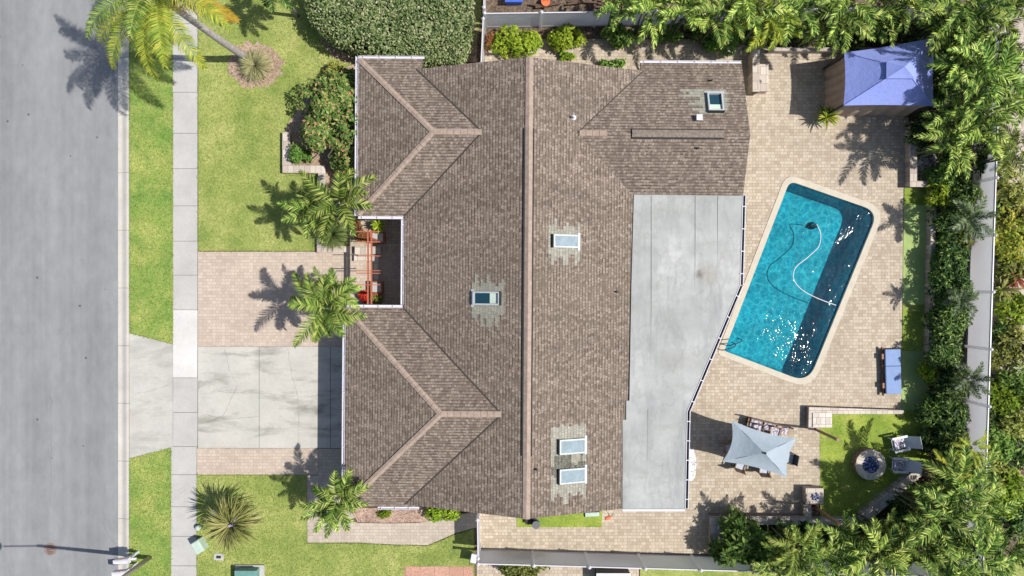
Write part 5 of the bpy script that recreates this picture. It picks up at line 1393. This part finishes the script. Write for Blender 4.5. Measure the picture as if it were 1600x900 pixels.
for dx, dy in ((-.75, .55), (-.35, .45), (.1, -.1), (.35, .3)):
    mb = MB(); 
    for k in range(12):
        Mx = Matrix.Rotation(rg.uniform(0, 3), 4, Vector((rg.uniform(-1, 1), rg.uniform(-1, 1), .4)))
        mb.box((dx + rg.uniform(-.12, .12), dy + rg.uniform(-.12, .12), 2.15 + rg.uniform(-.08, .1)), (.13, .09, .02), M=Mx)
    mb.build('flower', L_PURP, yk)
spikes('dry fountain grass in the round mulch bed under the queen palm', 398, 102, 650, 1.0, L_FOUNT, .013, 'fountain_grass', 'grass clump', .1, (.1, 1.4), 1.1, 5, z0=.1)
spikes('feathery fountain grass tuft by the low wall above the front pavers', 519, 366, 600, 1.05, leafmat('fine_green_blade', [(0, (.08, .14, .035)), (.6, (.19, .26, .08)), (1, (.36, .38, .16))], .3), .013, 'fountain_grass', 'grass clump', .3, (.2, 1.4), 1.3, 6)
spikes('small yellow-green bromeliad by the lower left gazebo curtain', 1294, 182, 60, .75, L_PALMY, .05, 'bromeliad', 'plant', .5, (.1, 1.2), .8, 7, z0=.05)
r_ = pot('terracotta pot with spiky green plant at the top of the pergola', 591, 352, .22, .4)
g_ = spikes('bright green spiky plant in the pot at the top of the pergola', 591, 352, 60, .48, L_LIME, .04, 'spiky_plant', 'plant', .5, (.2, 1.3), .7, 8)
for (px, py, mat_, lab, k) in ((566, 462, L_RED, 'red flowering plant at the lower end of the pergola', 1), (588, 466, L_OLIVE, 'small variegated plant beside the lower red planter', 2), (563, 369, L_BROM, 'red-brown leafy plant at the upper end of the pergola', 3), (556, 352, L_BROM, 'dry pinkish plant below the gutter corner by the entry', 4)):
    shrub(lab, px, py, .33, .33, .7, mat_, .12, .45, 700, 40 + k, 'potted_plant', 'plant', lumps=6)

# ---- hedge top left
hl = thing('clipped_hedge', 'large rounded clipped hedge with pale green leaves along the top', 'hedge', (0, 0, 0))
outl = [(478, 5), (484, 28), (500, 50), (528, 68), (560, 80), (600, 92), (650, 98), (680, 99), (715, 95), (728, 80), (735, 55), (738, 25), (740, -40), (700, -90), (560, -95), (500, -60), (480, -25)]
zh = 2.2
HP = [at(x_, y_, 1.7).xy for x_, y_ in outl]; hc = sum(HP, Vector((0, 0))) / len(HP)
rg_ = np.random.default_rng(5); pts = []; nr = []
bxmin = min(p.x for p in HP); bxmax = max(p.x for p in HP); bymin = min(p.y for p in HP); bymax = max(p.y for p in HP)
def edged(x, y):
    m_ = 1e9
    for i in range(len(HP)):
        a_, b_ = HP[i], HP[(i + 1) % len(HP)]; ab = b_ - a_; t = max(0, min(1, ((Vector((x, y)) - a_).dot(ab)) / ab.length_squared)); m_ = min(m_, (Vector((x, y)) - a_ - ab * t).length)
    return m_
grid = []
while len(pts) < 11500:
    x_, y_ = rg_.uniform(bxmin, bxmax), rg_.uniform(bymin, bymax)
    if y_ > 16.8 or not inpoly(x_, y_, HP): continue
    e_ = edged(x_, y_); lump = .10 * math.sin(x_ * 3.1 + y_ * 1.3) + .08 * math.sin(x_ * 1.7 - y_ * 3.9)
    zt_ = zh * min(1, .72 + .28 * math.sqrt(min(1, e_ / .8))) + lump
    pts.append((x_, y_, zt_ - abs(rg_.normal()) * .07)); nr.append((0, 0, 1))
k_ = 0
while k_ < 6500:
    i = rg_.integers(0, len(HP)); a_, b_ = HP[i], HP[(i + 1) % len(HP)]; t = rg_.random(); q = a_.lerp(b_, t); out_ = (q - hc).normalized()
    zz_ = rg_.uniform(.15, zh * .85); q = q + out_ * (rg_.normal() * .06 - .02 - .12 * (zz_ < .5)); pts.append((q.x, q.y, zz_)); nr.append((out_.x, out_.y, .4)); k_ += 1
P = np.array(pts); Nn = np.array(nr) + rg_.normal(size=P.shape) * .5; Nn /= np.linalg.norm(Nn, axis=1)[:, None]
T = rg_.normal(size=P.shape); T -= Nn * (T * Nn).sum(1)[:, None]; T /= np.linalg.norm(T, axis=1)[:, None]; Bv = np.cross(Nn, T)
L = .15 * rg_.uniform(.6, 1.3, len(P))[:, None]
V_ = np.stack([P, P + T * L * .5 + Bv * L * .28, P + T * L, P + T * L * .5 - Bv * L * .28], 1).reshape(-1, 3)
me = bpy.data.meshes.new('foliage'); me.from_pydata(V_.tolist(), [], np.arange(len(V_)).reshape(-1, 4).tolist()); me.materials.append(L_HEDGE); add_mesh('foliage', me, hl)
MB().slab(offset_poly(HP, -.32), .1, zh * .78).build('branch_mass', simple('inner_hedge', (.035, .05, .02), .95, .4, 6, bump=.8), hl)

# ---- flowering shrub
shrub('tall round shrub dotted with orange flowers over the front house corner', 525, 180, 2.2, 2.75, 3.2, L_FLOW, .19, .5, 400, 51, 'flowering_shrub', 'shrub', rosette=6, lumps=34, lumpr=(.2, .36))
shrub('small dark green shrub in the corner of the L-shaped planter wall', 467, 240, .5, .7, 1.1, L_GREEN, .15, .5, 420, 52, lumps=8)
shrub('small pale shrub above the orange flowering shrub by the hedge', 520, 104, .6, .45, 1.2, L_OLIVE, .15, .4, 250, 53, lumps=8)
# ---- top side path shrubs
for i, (px, py, rx, ry, h, mt, lab) in enumerate([(803, 62, 1.3, .95, 1.3, L_LIME, 'lime green shrub in the left corner of the top side path'),
        (882, 53, 1.05, .7, 1.2, L_LIME, 'lime green shrub along the top fence, second from the left'),
        (968, 50, .95, .65, 1.1, L_GREEN, 'mid green shrub along the top fence under the overhanging palms'),
        (1050, 55, .75, .6, 1.0, L_GREEN, 'small green shrub half under the palms by the top fence'),
        (1128, 62, .95, .8, 1.2, L_GREEN, 'broad leaved shrub beside the gutter at the top right of the roof'),
        (885, 88, .45, .22, .5, L_LIME, 'tiny lime plant against the roof edge on the top path'),
        (958, 98, .65, .25, .5, L_GREEN, 'small green plant against the house on the top path'),
        (692, 806, 1.0, .55, .9, L_LIME, 'lime green leafy shrub against the lower gable end'),
        (601, 803, .35, .22, .4, L_LIME, 'tiny lime plant in the mulch below the lower gutter'),
        (816, 889, 1.25, .75, 1.4, L_OLIVE, 'yellow-green bush beyond the bottom fence')]):
    shrub(lab, px, py, rx, ry, h, mt, .15, .6, 420, 60 + i, lumps=12, rosette=4 if mt != L_OLIVE else 0)
shrub('pale dry plant against the left end of the top fence', 765, 58, .35, .5, .8, L_BROM, .12, .4, 300, 75, lumps=6)
# ---- frangipani
for i, (px, py, rx, ry, h, lab) in enumerate([(1162, 852, 1.45, 1.25, 2.4, 'broad leaved bright green shrub in the left corner of the bottom palm bed'), (1205, 875, 1.0, .8, 2.0, 'broad leaved shrub crossing the bottom fence beside the palms')]):
    shrub(lab, px, py, rx, ry, h, L_GREEN, .36, .32, 150, 80 + i, 'broadleaf_shrub', 'shrub', rosette=8, lumps=16)

# ---- hedge column along the right fence
hd = [(1484, 262, 1.2, 1.0, 1.9, L_GREEN, 'bright shrub at the top of the right hedge beside the gravel'), (1470, 300, .8, .9, 1.6, L_LIME, 'lime shrub beside the end of the retaining wall'),
      (1500, 300, 1.0, 1.2, 2.2, L_DARK, 'dark hedge shrub against the right fence, first below the palms'), (1492, 350, 1.15, 1.2, 2.1, L_DARK, 'dark hedge shrub against the right fence level with the pool top'),
      (1505, 375, .5, .5, 1.9, L_OLIVE, 'round olive bush standing out of the dark right hedge'),
      (1485, 405, 1.1, 1.2, 2.0, L_DARK, 'dark hedge shrub between the olive bush and the lime foliage'), (1484, 455, 1.15, 1.2, 2.2, L_DARK, 'dark hedge shrub level with the middle of the putting green'),
      (1468, 497, .5, .5, 1.6, L_LIME, 'small lime shrub in the middle of the dark right hedge'), (1483, 505, 1.2, 1.2, 2.1, L_DARK, 'dark hedge shrub level with the pool bottom'),
      (1478, 553, 1.2, 1.2, 2.3, L_DARK, 'dark hedge shrub level with the blue daybed'), (1458, 580, .65, .8, 1.7, L_LIME, 'lime edged shrub leaning over the lower putting green'),
      (1482, 603, 1.25, 1.2, 2.2, L_DARK, 'dark hedge shrub just below the daybed level'), (1474, 650, 1.3, 1.2, 2.2, L_DARK, 'dark hedge shrub at the end of the block seat wall'),
      (1452, 640, .6, .6, 1.5, L_GREEN, 'mid green shrub at the lower corner of the putting green'), (1478, 695, 1.3, 1.1, 2.2, L_DARK, 'lowest dark hedge shrub above the bottom right palms')]
for i, (px, py, rx, ry, h, mt, lab) in enumerate(hd):
    shrub(lab, px + 5, py, rx * .92, ry, h * .78, mt, .20, .3, 430, 100 + i, 'hedge_shrub', 'shrub', lumps=16, group='shrubs along the right fence', rosette=5)
# bare grey branches lying against the hedge
def dry(label, px, py, z, seed, sp_=.9):
    rg = random.Random(seed); mb = MB(); c = at(px, py, z)
    mb.tube([(0, 0, -z + .02), (0, 0, 0)], [.04, .03], 6)
    for k in range(9):
        a_ = rg.uniform(-.9, 2.4); l_ = sp_ * rg.uniform(.5, 1); d_ = Vector((math.cos(a_), math.sin(a_), rg.uniform(-.1, .35))) * l_
        mb.tube([(0, 0, 0), d_ * .5 + Vector((0, 0, .08)), d_], [.025, .018, .008], 5)
        for q in range(3):
            b0 = d_ * rg.uniform(.4, .9); e_ = Vector((rg.uniform(-.25, .25), rg.uniform(-.25, .25), rg.uniform(0, .15))); mb.tube([b0, b0 + e_], [.012, .005], 4)
    o = mb.build('dry_branches', TWIG); o.location = c; tag(o, label, 'branches')
L_GREY = leafmat('grey_frond', [(0, (.03, .08, .03)), (.6, (.13, .2, .08)), (1, (.42, .45, .3))], .2)
DRYC = crown_mesh('crown', 31, 13, 1.45, L_GREY, .38, .045, 30, (-.2, 1.2), 1.0, hang=.3, vee=.4, fwd=.9)
for px, py, h, sc_, lab in ((1512, 342, 2.4, .9, 'sparse grey-leaved palm over the right fence level with the pool top'), (1500, 468, 2.1, .65, 'sparse grey-leaved palm in the hedge level with the pool bottom'),
                        (1512, 592, 2.3, .75, 'sparse grey-leaved palm in the hedge level with the daybed')):
    c = at(px, py, h); r_ = thing('sparse_palm', lab, 'palm', (c.x, c.y, 0), 0, 'sparse grey palms along the right fence')
    add_mesh('crown', DRYC, r_, (0, 0, h), (0, 0, px * .37), sc_)
    MB().tube([(0, 0, 0), (.03, .02, h * .5), (0, 0, h)], [.06, .05, .04], 8).build('trunk', simple_trunk, r_)

# ---- the palm masses
PA = [ # px, py, h, variant, scale, label, material
 (968, 6, 3.2, 0, .7, 'areca palm overhanging the top fence, leftmost of the top row', None), (1018, 12, 3.6, 1, .8, 'areca palm hanging over the top path shrubs', None), (1075, 5, 4.0, 2, .9, 'areca palm at the top edge above the gutter', None),
 (1128, 14, 3.9, 3, .9, 'yellowish areca palm hanging down beside the top right roof corner', L_PALMG), (1172, -6, 4.2, 0, .95, 'areca palm at the top edge above the paver pillar', None), (1206, 22, 4.0, 1, .85, 'yellow fronded palm above the paver pillar lamp', L_PALMY),
 (1250, 10, 4.2, 2, .95, 'areca palm above the gazebo shadow', None), (1296, 32, 3.6, 3, .8, 'areca palm reaching down to the left curtain of the gazebo', None), (1330, 2, 4.4, 0, 1.0, 'areca palm at the top edge above the gazebo', None),
 (1380, 8, 3.9, 1, .85, 'areca palm touching the upper edge of the gazebo roof', None), (1430, -4, 4.4, 2, 1.0, 'areca palm at the top edge right of the gazebo centre', None), (1496, 30, 4.0, 3, .9, 'areca palm over the upper right gazebo corner', None),
 (1512, 6, 4.5, 0, 1.05, 'areca palm in the top row, third from the right corner', None), (1560, 35, 4.2, 1, 1.0, 'areca palm below the top right corner', None), (1598, 0, 4.5, 2, 1.05, 'areca palm in the very top right corner', None),
 (1528, 92, 4.2, 3, .9, 'areca palm right of the gazebo roof', None), (1556, 112, 4.3, 0, 1.05, 'areca palm near the right edge level with the gazebo', None), (1535, 150, 4.2, 1, .95, 'areca palm below and right of the gazebo', None),
 (1590, 150, 4.0, 2, .95, 'areca palm at the right edge below the gazebo level', None), (1496, 186, 3.2, 3, .75, 'areca palm beside the lower right gazebo curtain', None), (1545, 200, 4.0, 2, 1.0, 'areca palm above the top of the visible right fence', None), (1592, 232, 3.4, 0, .9, 'areca palm beyond the top of the right fence', L_PALMG), (1500, 218, 3.6, 1, .85, 'areca palm above the bright shrub by the gravel bed', None),
 (1248, 862, 3.4, 0, .9, 'areca palm in the bottom bed left of centre', L_PALMG), (1292, 880, 3.3, 1, .95, 'areca palm at the bottom edge below the glass topped pillar', None), (1330, 860, 2.9, 2, .8, 'pale fronded areca palm under the patio corner wall', L_PALMG),
 (1375, 878, 3.7, 3, .95, 'areca palm at the bottom edge below the slanting wall', None), (1385, 840, 2.9, 0, .8, 'areca palm against the slanting stone wall', L_PALMG), (1432, 852, 3.4, 1, .95, 'areca palm between the slanting wall and the bottom edge', None),
 (1452, 796, 3.0, 2, .85, 'areca palm right of the slanting stone wall', None), (1486, 822, 4.0, 3, 1.0, 'dense areca palm in the bottom right mass', None), (1492, 738, 2.4, 0, .65, 'yellowish areca palm beside the lower garden chair', L_PALMY),
 (1510, 765, 4.0, 1, .95, 'areca palm where the right fence disappears', L_PALMG), (1545, 800, 3.8, 2, .9, 'areca palm over the lower right fence', None), (1530, 880, 3.9, 0, 1.0, 'areca palm at the bottom edge near the right corner', None), (1522, 704, 2.4, 3, .55, 'small yellow palm beside the fence above the bottom right mass', L_PALMY),
 (1585, 870, 3.4, 1, .85, 'areca palm in the very bottom right corner', None), (1480, 892, 3.8, 2, .9, 'areca palm at the bottom edge of the right mass', L_PALMG), (1218, 895, 2.8, 3, .7, 'small areca palm at the bottom edge by the broad leaved shrubs', None)]
for i, (px, py, h, v_, sc_, lab, mt) in enumerate(PA):
    areca(lab, px, py, h, 200 + i, v_, sc_ * (.82 + .16 * ((i * 5) % 7) / 6), mt, 'palms in the dense garden planting')
# understory
US = [(1180, 30, 1.0), (1330, 48, 1.0), (1450, 90, 1.2), (1490, 50, 1.3), (1540, 70, 1.4), (1470, 140, 1.2), (1520, 120, 1.2), (1495, 190, 1.2), (1450, 205, .9), (1560, 235, 1.2), (1100, 28, .9), (1270, 40, .9), (1400, 40, 1.1), (1580, 90, 1.3),
      (1230, 845, .9), (1310, 870, 1.0), (1360, 850, 1.0), (1410, 860, 1.1), (1460, 830, 1.2), (1420, 810, .9), (1500, 860, 1.1), (1530, 740, 1.1), (1480, 780, 1.1), (1545, 850, 1.1), (1275, 845, .8)]
usn = ['under the palms above the paver pillar', 'behind the upper edge of the gazebo', 'at the right side of the gazebo roof', 'under the palms right of the gazebo top', 'in the upper right palm mass', 'beside the right gazebo curtain', 'between the palms right of the gazebo', 'below the palms under the gazebo level', 'at the lower right gazebo corner', 'just beyond the top of the right fence', 'behind the top path palms', 'behind the gazebo shadow wall', 'above the gazebo ridge', 'near the right picture edge level with the gazebo',
       'left in the bottom palm bed', 'under the bottom palms below the patio', 'under the bottom palms right of the pillar', 'low in the bottom right mass', 'in the heart of the bottom right mass', 'beside the slanting wall', 'at the bottom right edge', 'where the right fence meets the palms', 'right of the slanting wall', 'beyond the corner of the bottom fence', 'behind the long bottom wall']
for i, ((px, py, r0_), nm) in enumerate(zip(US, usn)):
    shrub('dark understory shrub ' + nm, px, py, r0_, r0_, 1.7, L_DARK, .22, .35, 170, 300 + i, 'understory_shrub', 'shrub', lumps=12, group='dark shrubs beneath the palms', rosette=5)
# ---- neighbour's plants beyond the right fence
NB = [(1568, 318, .8, .8, 1.2, L_DARK, 'small dark bush close behind the top of the right fence'), (1597, 325, .8, .8, 1.3, L_OLIVE, 'olive bush cut by the right edge above the bright yellow-green bush'), (1572, 392, .6, .6, .9, L_DARK, 'low dark bush close behind the fence level with the pool middle'),
      (1598, 540, .8, .9, 1.3, L_OLIVE, 'olive bush cut by the right edge above the daybed level'), (1566, 655, .8, .8, 1.3, L_DARK, 'dark bush close behind the fence near its lower end'), (1598, 625, .7, .8, 1.3, L_LIME, 'lime bush cut by the right edge level with the seat wall'),
      (1590, 712, 1.0, .9, 1.5, L_DARK, 'large dark bush at the right edge beside the bottom right palms'), (1565, 745, .9, .9, 1.5, L_OLIVE, 'olive bush between the right fence end and the right edge'), (1595, 815, .9, .9, 1.4, L_DARK, 'dark bush at the right edge near the bottom corner'), (1570, 520, .5, .6, .9, L_DARK, 'low dark bush behind the fence level with the pool bottom'),
      (1585, 285, 1.0, 1.0, 1.7, L_OLIVE, 'grey-green bush beyond the right fence near its top'), (1590, 362, 1.2, 1.3, 1.8, L_PALMY, 'bright yellow-green bush beyond the right fence level with the pool top'), (1586, 415, .9, .7, 1.0, L_OLIVE, 'olive bush beyond the right fence level with the pool middle'),
      (1590, 486, 1.0, .8, 1.3, L_LIME, 'lime bush beyond the right fence level with the pool bottom'), (1572, 555, .7, 1.0, 1.2, L_OLIVE, 'sparse olive bush beyond the fence level with the daybed'), (1590, 590, .8, 1.0, 1.4, L_GREEN, 'green bush at the right edge below the daybed level'),
      (1572, 625, .8, .9, 1.4, L_LIME, 'yellow-green bush beyond the lower right fence'), (1592, 660, .9, .8, 1.5, L_OLIVE, 'mottled bush at the right edge above the palms'), (1560, 700, .9, .9, 1.5, L_GREEN, 'green bush beyond the end of the right fence'), (1585, 770, 1.1, 1.1, 1.6, L_LIME, 'lime bush at the right edge beside the bottom palms')]
for i, (px, py, rx, ry, h, mt, lab) in enumerate(NB):
    shrub(lab, px, py, rx * 1.2, ry * 1.2, h, mt, .2, .4, 230, 400 + i, 'bush', 'shrub', lumps=12, rosette=5)
spikes('brown-tipped bromeliad beyond the right fence', 1590, 432, 60, 1.0, L_BROM, .05, 'bromeliad', 'plant', .3, (.1, 1.1), .6, 31, z0=.02)
spikes('large green bromeliad beyond the right fence below the lime bush', 1568, 452, 50, 1.0, L_SPIKE, .06, 'bromeliad', 'plant', .3, (.1, 1.1), .6, 32, z0=.02)

# ---- lawn blades: short grass over the lawns
def blades(name, label, polys, n_, z0, seed, mat=L_BLADE):
    r = np.random.default_rng(seed); pts = []
    ar = []
    for pl in polys:
        xs = [p[0] for p in pl]; ys_ = [p[1] for p in pl]; ar.append((max(xs) - min(xs)) * (max(ys_) - min(ys_)))
    tot = sum(ar)
    for pl, a_ in zip(polys, ar):
        xs = [p[0] for p in pl]; ys_ = [p[1] for p in pl]; k = int(n_ * a_ / tot)
        X_ = r.uniform(min(xs), max(xs), k); Y_ = r.uniform(min(ys_), max(ys_), k)
        for x_, y_ in zip(X_, Y_):
            if inpoly(x_, y_, pl): pts.append((x_, y_))
        # fringe along the edges
        for i in range(len(pl)):
            p, q = Vector(pl[i]), Vector(pl[(i + 1) % len(pl)]); Lg = (q - p).length
            for _ in range(int(Lg * 45)):
                t = r.random(); u_ = p.lerp(q, t); pts.append((u_.x + r.normal() * .032, u_.y + r.normal() * .032))
    P = np.array(pts); m_ = len(P); a_ = r.uniform(0, 6.283, m_); l_ = r.uniform(.03, .085, m_); h_ = r.uniform(.02, .05, m_); w_ = r.uniform(.008, .018, m_)
    z_ = np.full(m_, z0); dx, dy = np.cos(a_), np.sin(a_)
    A0 = np.stack([P[:, 0] - dy * w_, P[:, 1] + dx * w_, z_], 1); A1 = np.stack([P[:, 0] + dy * w_, P[:, 1] - dx * w_, z_], 1); A2 = np.stack([P[:, 0] + dx * l_, P[:, 1] + dy * l_, z_ + h_], 1)
    V_ = np.stack([A0, A1, A2], 1).reshape(-1, 3)
    me = bpy.data.meshes.new(name); me.vertices.add(m_ * 3); me.vertices.foreach_set('co', V_.astype(np.float32).ravel()); me.loops.add(m_ * 3)
    me.loops.foreach_set('vertex_index', np.arange(m_ * 3, dtype=np.int32)); me.polygons.add(m_); me.polygons.foreach_set('loop_start', np.arange(0, m_ * 3, 3, dtype=np.int32)); me.polygons.foreach_set('loop_total', np.full(m_, 3, np.int32))
    me.update(calc_edges=True); me.materials.append(mat); o = bpy.data.objects.new(name, me); COL.objects.link(o)
    return tag(o, label, 'grass', kind='stuff')
clipt = lambda pl: [(p[0], max(min(p[1], 16.5), -16.5)) for p in pl]
blades('grass', 'short sunlit grass blades of the front lawns and verges', [clipt(G(LAWN_TOP)), clipt(G(LAWN_BOT)), clipt(G(VER_TOP)), clipt(G(VER_BOT))], 170000, .085, 8)
